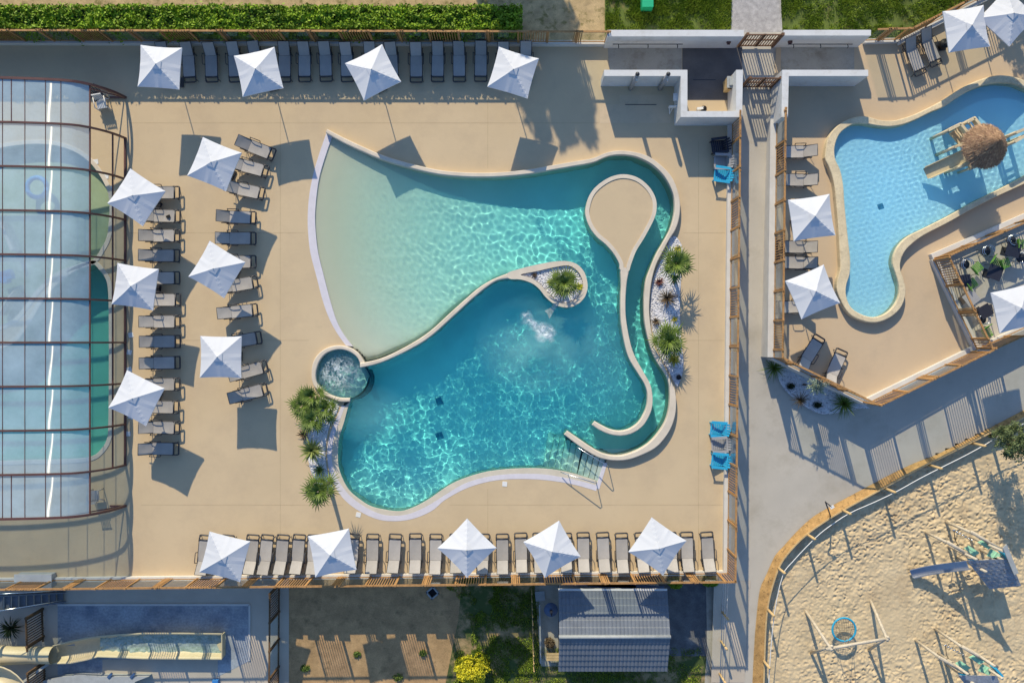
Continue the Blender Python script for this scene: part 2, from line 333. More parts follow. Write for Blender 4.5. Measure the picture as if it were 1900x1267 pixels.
stem_l = [(1151,497),(1152.6,527),(1151.6,551),(1152,591),(1157,627),(1166,662),(1183,691),(1196,712),(1201.5,731),(1200.5,752),(1194,769),(1184,784),(1168,795),(1150,799),(1133,796),(1118,789),(1104,781)]
stem_r = [(1168,500),(1163.5,522),(1161,556),(1162,591),(1169,631.6),(1178,660),(1195,691),(1206.6,712),(1211,733),(1210.5,754),(1204.5,772),(1192,791),(1172,804),(1150,808),(1129,804.5),(1112,797),(1099,788)]
plant_out = [(942,506),(970.5,496.7),(1001,489.6),(1027,485),(1051,484),(1070,489.6),(1083,502.6),(1089,519),(1090,535.8),(1084,552),(1070,565),(1051,570),(1030,564.5),(1013,551),(1001,536),(987,525),(966,518),(945,516.5)]
plant_in = [(966,509),(996.6,502.6),(1027,495.5),(1051,492),(1065,496.7),(1077,509.7),(1082,528.7),(1077,543),(1065,557),(1051,562),(1034,559.5),(1018,545),(1004,529),(985,515)]
div_a = [(945,505.5),(913.7,518),(887.6,534),(863,555),(835,580),(800,612),(769.5,633),(731.6,653.5),(701,666),(668,673)]
div_b = [(945,516),(923,520),(902,533),(874,556),(848,580),(802,621.5),(769.5,643),(731.6,662),(699,675),(668,682)]
spa_out = [(676,671),(665,654.7),(648.7,644),(627,640),(606,645),(589.5,657),(580,673.7),(577.6,692.6),(578.8,707),(584.7,719),(599,731),(618,740.5),(632,745),(649,745)]
spa_in = [(669,677),(662,662),(646,651),(627,648),(606,654.7),(593,669),(586.5,688),(586.5,704.5),(592,716),(603.7,727),(618,734),(632,737.6),(649,738)]
stripe_o = [(606,246),(594,280),(582,320),(574,360.5),(571,398),(571.7,431.6),(576,469.5),(587,512),(599,558),(611,591),(625,617),(642,641)]
stripe_i = [(617,252),(607,280),(594,322.6),(588,358),(584.7,398),(586,431.6),(590.6,469.5),(601,512),(613,558),(625,595.5),(639,621.6),(655,642)]
s_out = [(634,752),(618.4,788),(609.6,815),(607,843.6),(612,877),(625,908),(645,932),(671.4,950),(702,963),(735.5,966),(768.7,961),(803,946),(823.7,928),(859,908),(894.7,895.5),(932.6,889),(977.6,888),(1013,890),(1048.7,895),(1079.5,902),(1106,910)]
s_in = [(640.5,752),(627,788.4),(621.7,804),(617,824),(616,855),(623,881),(636,903),(654,923),(680,941),(707,953),(735.5,956),(764,951),(797,935.5),(823.7,918.7),(859,897.5),(894.7,885.8),(932.6,879.6),(977.6,878),(1013,879.6),(1048.7,885.5),(1082,893),(1109,900)]
s_wat = [(650,744),(645,757.5),(638,784),(629.4,810.5),(627,837),(628,863.5),(636,888),(649,910),(667,925),(689,938.7),(715.6,945),(737.7,947.5),(755,945),(777.5,935.5),(799.6,922.5),(835.5,898),(871,883),(906.6,873.7),(947,869),(989.5,867.8),(1025,870),(1060,876.5),(1085,884),(1112,893)]
mid = lambda A, B: [((a[0]+b[0])/2, (a[1]+b[1])/2) for a, b in zip(A, B)]
pool_hole = spline(mid(coping_out, coping_in)[:-3], 4)+[(1126,850),(1121,872),(1107,905)]+spline(mid(resample(s_out, 40), resample(s_in, 40))[::-1], 1)+[(640,744),(632,741)] \
    + spline(mid(resample(spa_out, 30), resample(spa_in, 30))[::-1][2:24], 1)+[(648,641)]+spline(mid(stripe_o, stripe_i)[::-1][1:], 3)
kid_in = spline([(1548.6,280.5),(1551,264),(1559,247),(1573,235.5),(1587.6,229),(1606.6,229),(1628,233),(1651.6,234.6),(1675,231),(1701,221),(1727,208),(1751,198),(1775,182),(1803,166),(1831.6,156),(1855,153),(1879,155),(1898,161),(1930,180),(1945,215),(1940,270),(1920,312),(1898,328),(1846,355),(1803,376.5),(1760.5,400),(1713,424),(1684.7,438),(1668,454),(1658.7,472),(1657,490),(1663.4,511),(1668.6,532),(1667,551),(1656,570),(1640,583),(1618.4,588),(1594.7,580.7),(1578,567.6),(1570,546),(1571,527),(1577,508),(1578,480),(1573.4,437),(1567.5,377.6),(1565,342),(1559,313.7),(1551,297)], 4, True)
kid_out = spline([(1531,285),(1535.5,259),(1547,240),(1564,226),(1583,218),(1602,215),(1617,218),(1632.6,222.5),(1654,223.7),(1673,220),(1696.6,212),(1720,201),(1748.7,186),(1784,163),(1817,148),(1846,140),(1869.5,140),(1898,147),(1940,168),(1960,215),(1955,280),(1932,325),(1900,341),(1850,364),(1803,388),(1760.5,412),(1718,434),(1696.6,448.7),(1680,465),(1671.7,483),(1671,500),(1677,518),(1681,540),(1675,565),(1661,582),(1642,593.7),(1621,598.4),(1597,593.7),(1576,582),(1561.6,560.5),(1553,537),(1554,518),(1559,500),(1559,484),(1555.7,425),(1552,377.6),(1547,337),(1539,311),(1531.5,296)], 4, True)
ZK, ZKW = .38, .2
poolA = spline([(90,268),(135,280),(165,300),(185,325),(199,353),(203.5,380),(202,412),(198,440),(187,462),(172,482),(140,492),(105,505),(70,535),(40,575),(10,600),(-60,610),(-120,540),(-130,440),(-100,330),(-30,285),(30,270)], 3, True)
poolB = spline([(168,490),(184,500),(197,519),(201,545),(202,600),(202,700),(201,790),(198,815),(188,832),(172,845),(140,850),(60,852),(-100,852),(-150,800),(-150,690),(-60,660),(20,640),(55,600),(85,550),(125,512)], 3, True)
def Dpath(py): return float(np.interp(py, [60,140,200,300,600,830,1000,1240], [.02,.06,.15,.35,.65,1.2,1.4,1.65]))
def Zsand(py): return -1.55-.4*min(1, max(0, (py-860)/380))

# ------------------------------------------------------------------ ground, decks, paths
g = MB(); g.solid([(-160,-160),(160,-160),(160,160),(-160,160)], z0=-2.1, z1=-2.1); struct('ground', g, M['ground'], 'bare earth around and below the pool park', 'ground')
sheet('dry_ground', [(-900,-700),(1126,-700),(1126,84),(-900,84)], -.06, M['drydirt'], 'dry yellowish ground behind the hedge', 'ground')
sheet('lawn', [(1122,-700),(2600,-700),(2600,80),(1122,80)], -.055, M['soil'], 'rough lawn soil north of the shower walls', 'ground')
sheet('gravel_path', [(1358,-700),(1447,-700),(1449,0),(1452,66),(1356,66),(1357,0)], -.03, M['gravelpath'], 'grey gravel path leading up to the double gate', 'path')
sheet('pool_deck', [(-700,80),(1358,80),(1356,230),(1347,1062),(1347,1066),(-700,1078)], 0, M['deck'], 'tan resin deck around the large lagoon pool', 'deck',
      holes=[pool_hole, poolA, poolB])
sheet('shower_pad', [(1127,84),(1265,84),(1265,131),(1131,131)], .005, M['pad'], 'stained concrete pad in front of the long shower wall', 'pavement')
sheet('service_yard', [(1266,84),(1377,84),(1377,186),(1266,186)], .004, M['asphalt'], 'dark asphalt inside the white walled yard', 'pavement')
sheet('deck_slab', [(1113,194),(1150,194),(1150,176),(1262,176),(1262,228),(1113,228)], .004, M['slab'], 'slightly paler slab in the deck under the shower columns', 'pavement')
for (x0_, x1_, y_), l in (((1160, 1218, 194), 'thin slot drain in the deck under the shower columns'), ((1286, 1328, 148), 'thin slot drain in the asphalt of the walled yard')):
    m_ = MB(); a, b_ = W(x0_, y_, .008), W(x1_, y_, .008); m_.bar(a, b_, .035, .01); m_.single('slot_drain', M['metal'], l, 'drain')
sm_ = MB()
for x0_, y0_, x1_, y1_ in ((240,228,1112,228),(240,432,566,432),(1268,432,1346,432),(262,631,574,631),(1272,631,1344,631),(262,936,636,936),(834,936,1342,936),(520,190,520,1060),(905,186,905,312),(905,906,905,1058),(1296,262,1296,1056)):
    a, b_ = W(x0_, y0_, .0025), W(x1_, y1_, .0025); e = (b_-a).normalized(); n_ = Vector((-e.y, e.x, 0))*.011; sm_.add([a-n_, b_-n_, b_+n_, a+n_], [(0, 1, 2, 3)])
struct('deck_seams', sm_, M['seam'], 'fine darker seams in the tan resin deck', 'seam')
kd = [(1440,84),(1664,80),(1750,36),(1850,-12),(2500,-330),(2500,330),(1905,403),(1726,482),(1805,648),(1604,747),(1434,664),(1434,217)]
kmid = mid(resample(kid_out+[kid_out[0]], 200), resample(kid_in+[kid_in[0]], 200))[:-1]
sheet('kids_pool_deck', kd, 0, M['kidsdeck'], 'tan resin deck around the small blue pool', 'deck', holes=[kmid])
sheet('kids_shower_pad', [(1449,84),(1585,84),(1585,131),(1449,131)], .005, M['pad'], 'stained concrete pad east of the gate', 'pavement')
sheet('terrace', [(1726,482),(1905,403),(2500,150),(2500,340),(1905,604),(1805,648)], .004, M['path'], 'pale concrete cafe terrace floor', 'terrace')
rim_px = spline([(1415,1290),(1417,1267),(1419,1206),(1421.6,1152),(1428,1107),(1444,1055),(1462,1026),(1500,988),(1560.5,948),(1631.6,909),(1700,871),(1760.5,841),(1836,803),(1879,785),(1960,742),(2100,675)], 5)
bank_px = spline([(1394,1290),(1396,1267),(1399,1206),(1403,1150),(1410,1093),(1421.6,1066),(1438,1030),(1451.6,1015),(1477.6,986),(1506,960),(1537,941),(1608,903),(1655,878),(1700,857),(1737,843),(1808,808),(1900,760),(1980,720),(2100,655)], 5)
rim = [tuple(W(x, y, -Dpath(y)+.28)) for x, y in resample(rim_px, 90)]
bank = [tuple(W(x, y, -Dpath(y)+.012)) for x, y in resample(bank_px, 90)]
sandpoly = [(p[0], p[1]) for p in rim]+[(60, -3), (60, -30), (12, -30)]
def true_py(y): return 633-y*PPM
xs = np.arange(10.6, 42, .25); ys = np.arange(-18.5, 15.6, .25); X, Y = np.meshgrid(xs, ys)
Z = -np.interp(633-Y*PPM, [60,140,200,300,600,830,1000,1240], [.02,.06,.15,.35,.65,1.2,1.4,1.65])-.004
cx, cy = (X[:-1, :-1]+X[1:, 1:])/2, (Y[:-1, :-1]+Y[1:, 1:])/2
keep = ~inside(cx, cy, offset_poly(sandpoly, -.1)) & (cx > 10.6) & ~((cx > 13.6) & (cy > 8))
p = MB(); p.grid(X, Y, Z, keep); struct('path', p, M['path'], 'pale concrete path and plaza between the fenced pools and the sand playground', 'path')
sheet('ramp_path', [(1338,1093),(1409,1093),(1404,1150),(1398,1290),(1334,1290)], 0, M['yard'], 'grey asphalt path running down beside the chalet yard', 'path', zf=lambda v: -Dpath(true_py(v[1]))+.012)
# sand with footprints
xs = np.arange(11.5, 30.5, .04); ys = np.arange(-18.2, -3.5, .04); X, Y = np.meshgrid(xs, ys)
Zb = -1.55-.4*np.clip((633-Y*PPM-860)/380, 0, 1)
hh = (vnoise(X, Y, .9, 1)-.5)*.035+(vnoise(X, Y*1.25, .2, 2)-.5)*.06+(vnoise(X, Y, .12, 3)-.5)*.065
rs = np.random.RandomState(5)
for k in range(3800):
    x0, y0 = rs.uniform(12, 30), rs.uniform(-18, -4); a = rs.uniform(0, 6.28); i0 = int((x0-11.5)/.04); j0 = int((y0+18.2)/.04)
    sl = (slice(max(0, j0-7), j0+8), slice(max(0, i0-7), i0+8)); dx, dy = X[sl]-x0, Y[sl]-y0
    u = (dx*math.cos(a)+dy*math.sin(a))/.115; v = (-dx*math.sin(a)+dy*math.cos(a))/.06; r2 = u*u+v*v
    hh[sl] += -.042*np.exp(-r2)+.024*np.exp(-(r2-1.8)**2)
smoothpath = vnoise(X, Y, 2.5, 9); hh *= np.clip(.1+1.35*smoothpath, .22, 1.1)*.92
cx, cy = (X[:-1, :-1]+X[1:, 1:])/2, (Y[:-1, :-1]+Y[1:, 1:])/2
s = MB(); s.grid(X, Y, Zb+hh, inside(cx, cy, offset_poly(sandpoly, -.25))); struct('sand', s, M['sand'], 'trampled beige sand of the playground', 'sand')
b = MB(); n = len(rim); vs = []
for i, (r_, o_) in enumerate(zip(rim, bank)):
    r_, o_ = Vector(r_), Vector(o_)
    for t in (0, .25, .5, .75, 1):
        q = o_.lerp(r_, t); bump_ = (rnd.random()-.5)*.05 if 0 < t < 1 else 0; vs.append((q.x, q.y, q.z+bump_))
b.add(vs, [(i*5+k, i*5+5+k, i*5+6+k, i*5+1+k) for i in range(n-1) for k in range(4)], 0, True)
struct('bank', b, M['bank'], 'rust brown earth bank between the path and the sand', 'bank')
# lower ground in the south
sheet('yard_floor', [(-900,1050),(536,1050),(536,1400),(-900,1400)], -1.9, M['yard'], 'pale concrete floor around the slide landing', 'pavement')
sheet('landing_floor', [(107,1121),(463,1121),(463,1225),(400,1256),(107,1256)], -1.89, M['bluefloor'], 'blue grey landing basin floor under the water slide', 'pavement')
sheet('landing_floor_light', [(190,1222),(404,1222),(404,1258),(190,1258)], -1.885, M['yard'], 'pale concrete strip south of the slide trough', 'pavement')
for q in ((107,1121,463,1121),(463,1121,463,1225)):
    m_ = MB(); a, c = W(q[0], q[1], -1.87), W(q[2], q[3], -1.87); m_.bar(a, c, .10, .05)
    m_.single('basin_kerb', M['kerb'], 'pale kerb along the '+('north' if q[1] == q[3] else 'east')+' side of the blue slide landing', 'kerb', 'kerbs of the slide landing')
sheet('dirt_yard', [(536,1050),(860,1050),(850,1150),(820,1300),(536,1400)], -1.9, M['dirt'], 'brown dirt yard below the south fence', 'ground')
sheet('grass_yard', [(860,1050),(1000,1050),(1340,1216),(1336,1400),(820,1400),(820,1300),(850,1150)], -1.895, M['patchy'], 'patchy lawn beside the chalet', 'ground')
sheet('chalet_yard', [(1000,1050),(1340,1050),(1338,1216),(1232,1216),(1232,1228),(1000,1228)], -1.885, M['darkgravel'], 'dark gravel yard around the tiled chalet', 'ground')
sheet('chalet_strip', [(1310,1085),(1336,1085),(1332,1320),(1305,1300),(1312,1200)], -1.88, M['pad'], 'pale concrete strip east of the chalet', 'pavement')
sheet('chalet_terrace', [(992,1085),(1036,1085),(1036,1235),(1004,1235)], -1.87, M['pad'], 'grey terrace west of the chalet', 'terrace')

# ------------------------------------------------------------------ main pool
def pdepth(X, Y):
    "water depth in metres from the plan position"
    px = 950+X*PPM; py = 633-Y*PPM
    t = px-(860-np.sqrt(np.maximum(289.**2-(py-415)**2, 0)))
    beach = np.clip(t/480, 0, 1)**1.15*1.25
    deep = np.full(X.shape, 1.45)
    dline = np.interp(px, [560,668,701,769,800,835,880,920,945,1010,1300], [676,677,670,638,617,580,545,519,511,528,528])
    isdeep = 1/(1+np.exp(-(py-dline)/4.0)); isdeep = np.where(px > 1030, 1/(1+np.exp(-(py-560)/30)), isdeep)
    south = np.clip((py-800)/110, 0, 1); deep = deep-south*.45
    d = beach*(1-isdeep)+deep*isdeep
    return np.where(px > 1215, np.minimum(d, 1.2), d)
ph = [tuple(v[:2]) for v in WL(pool_hole)]; pho = offset_poly(ph, -.18)
x0, x1, y0, y1 = min(q[0] for q in ph)-.3, max(q[0] for q in ph)+.3, min(q[1] for q in ph)-.3, max(q[1] for q in ph)+.3
X, Y = np.meshgrid(np.arange(x0, x1, .12), np.arange(y0, y1, .12)); cx, cy = (X[:-1, :-1]+X[1:, 1:])/2, (Y[:-1, :-1]+Y[1:, 1:])/2
d = pdepth(X, Y); pxg = 950+X*PPM; pyg = 633-Y*PPM
sp = np.hypot(pxg-632, pyg-692); d = np.where(sp < 50, .75, d)
f = MB(); f.grid(X, Y, -.058-d, inside(cx, cy, pho)); pf = recv(struct('pool_floor', f, M['linerfade'], 'pale liner floor of the lagoon pool, sandy towards the beach', 'pool floor')); fl_used = f.used; fl_sand = np.clip(1-(pxg-620)/420, 0, 1)*(pyg < np.interp(pxg, [560,668,701,769,800,835,880,920,945,1010,1300], [676,677,670,638,617,580,545,519,511,528,528]))
W_ = [(rs.uniform(.23, .54) if k < 25 else rs.uniform(.52, 1.5), rs.uniform(0, 6.28), rs.uniform(0, 6.28)) for k in range(38)]
def waves(X, Y, amp, sets):
    z = 0*X
    for l, a, p in sets: z = z+np.sin(2*math.pi/l*(X*math.cos(a)+Y*math.sin(a))+p)*l*.0026
    return z*amp
def mask(px, py, cx, cy, rx, ry, soft=.35): return np.clip((1-np.sqrt(((px-cx)/rx)**2+((py-cy)/ry)**2))/soft, 0, 1)
X, Y = np.meshgrid(np.arange(x0, x1, .045), np.arange(y0, y1, .045)); cx, cy = (X[:-1, :-1]+X[1:, 1:])/2, (Y[:-1, :-1]+Y[1:, 1:])/2
px, py = 950+X*PPM, 633-Y*PPM; d = pdepth(X, Y); d = np.where(np.hypot(px-632, py-692) < 50, .75, d)
t = np.clip((px-600)/420, 0, 1); north = (py < np.interp(px, [560,701,800,880,945,1010,1300], [660,668,617,545,511,528,528]))
amp = np.where(north, .12+.8*t, 1.4); amp = np.where(px > np.interp(py, [270,500,600,700,760,860], [1240,1166,1158,1200,1208,1100]), .55, amp)
fcx, fcy = W(1005, 605)[:2]; rr = np.hypot(X-fcx, Y-fcy)
wx = X+.25*(vnoise(X, Y, 1.1, 21)-.5)*2*.5; wy = Y+.25*(vnoise(X, Y, 1.1, 22)-.5)
amp = amp*(.55+.9*vnoise(X, Y, 1.7, 23))
Zw = -.04+waves(wx, wy, 1, W_)*amp+.006*np.sin(rr*2*math.pi/.5)*np.exp(-rr/6)*np.where(north, .3, 1)
_u = np.clip(((px-978)*40+(py-588)*33)/(40**2+33**2), 0, 1); _ds = np.hypot(px-978-40*_u, py-588-33*_u)+9*(vnoise(X, Y, .22, 35)-.5)+5*np.sin(_u*6); splash = np.clip((15-_ds)/12, 0, 1); spa_m = mask(px, py, 630, 692, 52, 50, .5)
Zw += (splash*.05+spa_m*.06)*(vnoise(X, Y, .16, 31)-.5)+spa_m*.05*(vnoise(X, Y, .35, 32)-.5)
w = MB(); w.grid(X, Y, Zw, inside(cx, cy, ph)); water = struct('water', w, M['water'], 'rippled turquoise water of the lagoon pool', 'water'); water.cycles.is_caustics_caster = True
def attr(o, name, arr, used, typ='FLOAT'):
    a = o.data.attributes.new(name, 'FLOAT' if typ == 'FLOAT' else 'FLOAT_COLOR', 'POINT')
    if typ == 'FLOAT': a.data.foreach_set('value', arr.reshape(-1)[used].astype(np.float32))
    else: a.data.foreach_set('color', arr.reshape(-1, 4)[used].astype(np.float32).reshape(-1))
def tintof(d, k): return np.stack([np.exp(-k[0]*d), np.exp(-k[1]*d), np.exp(-k[2]*d), 0*d+1], -1)
attr(pf, 'sandy', fl_sand, fl_used)
d = np.where((px > 990) & (py > 832), np.minimum(d, np.clip((1116-px)*.0085, .03, 9)), d)
attr(water, 'depth_tint', tintof(d+.02, (.56, .055, .055)), w.used, 'COL')
cloud = mask(px, py, 1000, 640, 125, 100, .8)*np.clip(vnoise(X, Y, 1.3, 41)*.7+vnoise(X, Y, .5, 42)*.4-.12, 0, 1)*.6+mask(px, py, 690, 770, 80, 60, .8)*.22+mask(px, py, 1120, 650, 90, 120, .8)*.12
foam = np.clip(splash*.95+mask(px, py, 620, 690, 30, 26, .9)*.95+spa_m*.5, 0, 1)
attr(water, 'foam', foam, w.used); attr(water, 'bubbles', np.clip(cloud, 0, .6), w.used)
white = np.clip(np.maximum(splash*1.3, spa_m), 0, 1)[..., None]
fc = white*np.array([.72, .80, .82, 1])+(1-white)*np.array([.22, .56, .55, 1]); attr(water, 'foam_col', fc, w.used, 'COL')
def wall_loft(name, A, B, z0, z1, mat, label, cat='coping', n=None, smooth=4, bev=.05, zm=None):
    n = n or max(len(A)*4, 24); zm = z1 if zm is None else zm
    a = WL(resample(spline(A, smooth), n), zm); b_ = WL(resample(spline(B, smooth), n), zm)
    m_ = MB(); m_.loft(a, b_, z0, z1, bev); return recv(m_.single(name, mat, label, cat))
wall_loft('coping_wall', coping_out, coping_in, -1.7, ZC, M['coping'], 'long curving stone coping wall around the north and east of the lagoon', n=230)
wall_loft('river_wall', stem_l, stem_r, -1.7, ZC-.004, M['coping'], 'winding stone wall between the lazy river and the deep pool', n=110)
wall_loft('divider_wall', div_a, div_b, -1.7, ZC-.006, M['coping'], 'curved stone wall separating the shallow beach from the deep pool', n=70)
wall_loft('spa_wall', spa_out, spa_in, -1.7, ZC-.1, M['coping'], 'round stone rim of the bubbling spa', n=70)
io = spline(island_out, 4, True); ii = offset_poly(io, 7.2)
isl = thing('paved_island', 'balloon shaped paved island enclosed by the lazy river', 'island', W(1153, 390, 0)); L0 = isl.location
m_ = MB(); m_.solid([tuple(v[:2]) for v in WL(io, ZC)], [[tuple(v[:2]) for v in WL(ii, ZC)]], -1.7, ZC); recv(m_.build('rim', M['coping'], isl, L0))
m_ = MB(); m_.solid([tuple(v[:2]) for v in WL(offset_poly(io, 6.5), ZC)], [], ZC-.08, ZC-.035); m_.build('paving', M['deck'], isl, L0)
po = spline(plant_out, 4, True); pi_ = spline(plant_in, 4, True)
pl = thing('planter', 'teardrop stone planter with white gravel at the end of the divider wall', 'planter', W(1040, 528, 0)); L0 = pl.location
m_ = MB(); m_.solid([tuple(v[:2]) for v in WL(po, ZC)], [[tuple(v[:2]) for v in WL(pi_, ZC)]], -1.7, ZC+.002); recv(m_.build('rim', M['coping'], pl, L0))
m_ = MB(); m_.solid([tuple(v[:2]) for v in WL(offset_poly(pi_, -2), ZC)], [], .1, .16); m_.build('gravel_base', M['bed'], pl, L0)
def flat_loft(name, A, B, z0, z1, mat, label, cat, n=90):
    a = WL(resample(spline(A, 4), n)); b_ = WL(resample(spline(B, 4), n)); m_ = MB(); m_.loft(a, b_, z0, z1, .008)
    o = recv(m_.build(name, mat)); return tag(o, label, cat, None, 'structure')
flat_loft('overflow_channel', stripe_o, stripe_i, -.4, .008, M['grille'], 'pale overflow grille along the west beach edge', 'drain')
flat_loft('overflow_channel', s_out, s_in, -.4, .008, M['grille'], 'pale overflow grille along the south pool edge', 'drain')
flat_loft('overflow_channel', [(1105,905),(1120,858)], [(1112,907),(1127,858)], -.4, .010, M['grille'], 'short overflow grille at the top of the entry steps', 'drain', 8)
flat_loft('pool_edge', s_in, s_wat, -1.7, .004, M['edge'], 'beige sloping edge along the south of the deep pool', 'pool edge')
st = MB()
for k in range(10):
    xa = 1112-k*10.5; a = [W(xa+6+6, 850-k*3), W(xa+6-6, 894-k*1.2), W(xa-10, 894-k*1.2), W(xa+2, 850-k*3)]
    if k > 3: a = [W(xa+12, 842-k*4), W(xa, 892-k*1.5), W(xa-10.5, 892-k*1.5), W(xa+1.5, 842-k*4)]
    st.solid([tuple(v[:2]) for v in a], [], -1.7, -.07-.10*k)
recv(struct('pool_steps', st, M['liner'], 'submerged entry steps between the two handrails', 'steps'))
m_ = MB(); c_ = W(632, 692); m_.solid([(c_.x+1.36*math.cos(a), c_.y+1.36*math.sin(a)) for a in np.linspace(0, 6.283, 40)[:-1]], [], -1.7, -.62); recv(struct('spa_floor', m_, M['liner'], 'raised floor of the round spa', 'pool floor'))
m_ = MB(); arc = [(672,677),(684,688),(689,704),(684,722),(673,735),(660,741),(651,741)]
m_.loft(WL(spline(arc, 4)), WL(spline([(x-4, y-2) for x, y in arc], 4)), -1.7, -.12, .02); recv(m_.single('spa_sill', M['mosaic'], 'dark mosaic sill closing the spa towards the deep pool', 'sill'))
for q in ((811,746),(812,812)):
    m_ = MB(); m_.box(W(*q, -1.40)[:2]+(-1.40,) if False else (W(*q).x, W(*q).y, -1.43), (.36, .36, .03), .3)
    recv(m_.single('floor_drain', M['drain'], f"dark blue drain on the deep pool floor, the {'upper' if q[1] < 780 else 'lower'} of two", 'drain'))
# ------------------------------------------------------------------ kids pool
ko = [tuple(v[:2]) for v in WL(kid_out, ZK)]; ki = [tuple(v[:2]) for v in WL(kid_in, ZK)]
m_ = MB(); a = resample(ko+[ko[0]], 220); j = min(range(len(ki)), key=lambda q: (ki[q][0]-ko[0][0])**2+(ki[q][1]-ko[0][1])**2); kk = ki[j:]+ki[:j]; b_ = resample(kk+[kk[0]], 220)
m_.loft(a, b_, -.6, ZK, .05, cap=False); recv(m_.single('kids_pool_coping', M['kcoping'], 'raised sandstone coping around the small blue pool', 'coping'))
m_ = MB(); m_.solid(offset_poly(ki, -.12), [], -.3, -.25); recv(struct('kids_pool_floor', m_, M['kliner'], 'light blue floor of the small pool', 'pool floor'))
bx = [q[0] for q in ki]; by = [q[1] for q in ki]
X, Y = np.meshgrid(np.arange(min(bx)-.1, max(bx)+.1, .05), np.arange(min(by)-.1, max(by)+.1, .05)); cx, cy = (X[:-1, :-1]+X[1:, 1:])/2, (Y[:-1, :-1]+Y[1:, 1:])/2
W2 = [(rs.uniform(.16, .36), rs.uniform(0, 6.28), rs.uniform(0, 6.28)) for k in range(16)]; kx, ky = W(1790, 300)[:2]; kr = np.hypot(X-kx, Y-ky)
Zk = ZKW+waves(X, Y, 1.0, W2)*np.clip(.3+1.0*np.exp(-kr/4), 0, 1)+.004*np.sin(kr*2*math.pi/.26+vnoise(X, Y, .55, 51)*9)*np.exp(-kr/2.6)*np.clip(vnoise(X, Y, .9, 52)*2-.4, 0, 1)
w = MB(); w.grid(X, Y, Zk, inside(cx, cy, offset_poly(ki, -.1))); kw = struct('kids_water', w, M['water'], 'bright blue rippled water of the small pool', 'water'); kw.cycles.is_caustics_caster = True
one = np.ones(X.shape); attr(kw, 'depth_tint', np.stack([one*.78, one*.95, one*1.0, one], -1), w.used, 'COL'); attr(kw, 'foam', one*0, w.used); attr(kw, 'bubbles', one*0, w.used); attr(kw, 'foam_col', np.stack([one]*4, -1), w.used, 'COL')
m_ = MB(); m_.box((*W(1636, 382)[:2], -.24), (.28, .28, .02), .35); recv(m_.single('floor_drain', M['drain'], 'small dark square drain on the small pool floor', 'drain'))
# ------------------------------------------------------------------ pools under the enclosure
def calm(poly, depth, floor, wat, nm):
    P = [tuple(v[:2]) for v in WL(poly)]
    m_ = MB(); m_.solid(offset_poly(P, -.1), [], -depth, -depth+.02); struct('pool_floor', m_, floor, f'floor of the {nm} under the enclosure', 'pool floor')
    m_ = MB(); m_.solid(P, [], -.05, -.05); struct('water', m_, wat, f'still water of the {nm} under the enclosure', 'water')
    m_ = MB(); a = P+[P[0]]; c = offset_poly(P, -.22); c = c+[c[0]]; m_.loft(c, a, -depth, .03, .02, cap=False); m_.single('coping', M['coping'], f'low stone coping of the {nm} under the enclosure', 'coping')
calm(poolA, .5, M['edge'], M['calmpale'], 'pale lagoon'); calm(poolB, 1.3, M['liner'], M['calm'], 'deep teal basin')

# ------------------------------------------------------------------ fences on their kerbs
def fence(name, label, a, b, z0=.0, h=1.78, kerb=.35, off=0.0, low=0.0, kw=.2, ko=0.0, wood='wood', pattern=(0, 1, 2), klabel=None, bay=1.44):
    "bays of upright battens and clear glass between posts; a, b in photo pixels on the ground"
    A, B = W(*a), W(*b); d = (B-A); Ln = d.length; d.normalize(); n = Vector((-d.y, d.x, 0)); rz = math.atan2(d.y, d.x)
    root = thing(name, label, 'fence', A, rz); w = M[wood]
    km = MB(); km.box((Ln/2, ko, (kerb+low)/2), (Ln, kw, kerb-low)); t = tag(km.build('kerb_wall', M['kerb'], None), klabel or 'low pale kerb wall under the '+label.split(' fence')[0].split('timber ')[-1]+' fence', 'kerb')
    t.location = A; t.rotation_euler = (0, 0, rz)
    r = MB(); r.bar((0, 0, h), (Ln, 0, h), .09, .05); r.build('top_rail', w, root)
    r = MB(); r.bar((0, 0, kerb+.1), (Ln, 0, kerb+.1), .05, .05); r.build('bottom_rail', w, root)
    i = math.floor(-off/bay)-1
    while off+i*bay < Ln:
        u = off+i*bay; k = pattern[i % len(pattern)]; u1 = min(u+bay, Ln)
        def post(x, dz=.08, nm='post'):
            if -.02 <= x <= Ln+.02:
                p = MB(); p.box((x, 0, (kerb+h+dz)/2), (.085, .085, h+dz-kerb)); p.build(nm, w, root)
        post(u)
        if k == 0:
            s = MB(); x = u+.11; c = 0
            while x < u+bay-.06:
                if 0 <= x <= Ln:
                    top = h+rnd.uniform(.0, .13); s.box((x, .0, (kerb+.03+top)/2), (.043, .024, top-kerb-.03)); c += 1
                x += .126
            if c: s.build('batten_panel', w, root)
        else:
            ga, gb = max(u+.1, 0), min(u+bay-.1, Ln)
            if gb-ga > .2:
                s = MB(); s.box(((ga+gb)/2, 0, (kerb+.16+h-.06)/2), (gb-ga, .012, h-.22-kerb)); s.build('glass_panel', M['glass'], root)
            x = u+bay if k == 1 else u; s = MB(); c = 0
            for q in ((-.16, -.08) if k == 1 else (.1, .2)):
                if 0 < x+q < Ln:
                    top = h+rnd.uniform(.0, .12); s.box((x+q, .03, (kerb+.03+top)/2), (.055, .03, top-kerb-.03)); c += 1
            if c: s.build('battens', w, root)
        i += 1
    return root
fence('pool_fence', 'long timber and glass north fence between the hedge and the deck', (-200, 80), (1126, 83), off=W(0, 0).x*0+.06+200/PPM-1.44*3)
fence('pool_fence', 'long timber and glass south fence behind the bottom row of loungers', (-200, 1076), (1349, 1060), off=(50+200)/PPM-1.44*3, low=-2.05, kerb=.22)
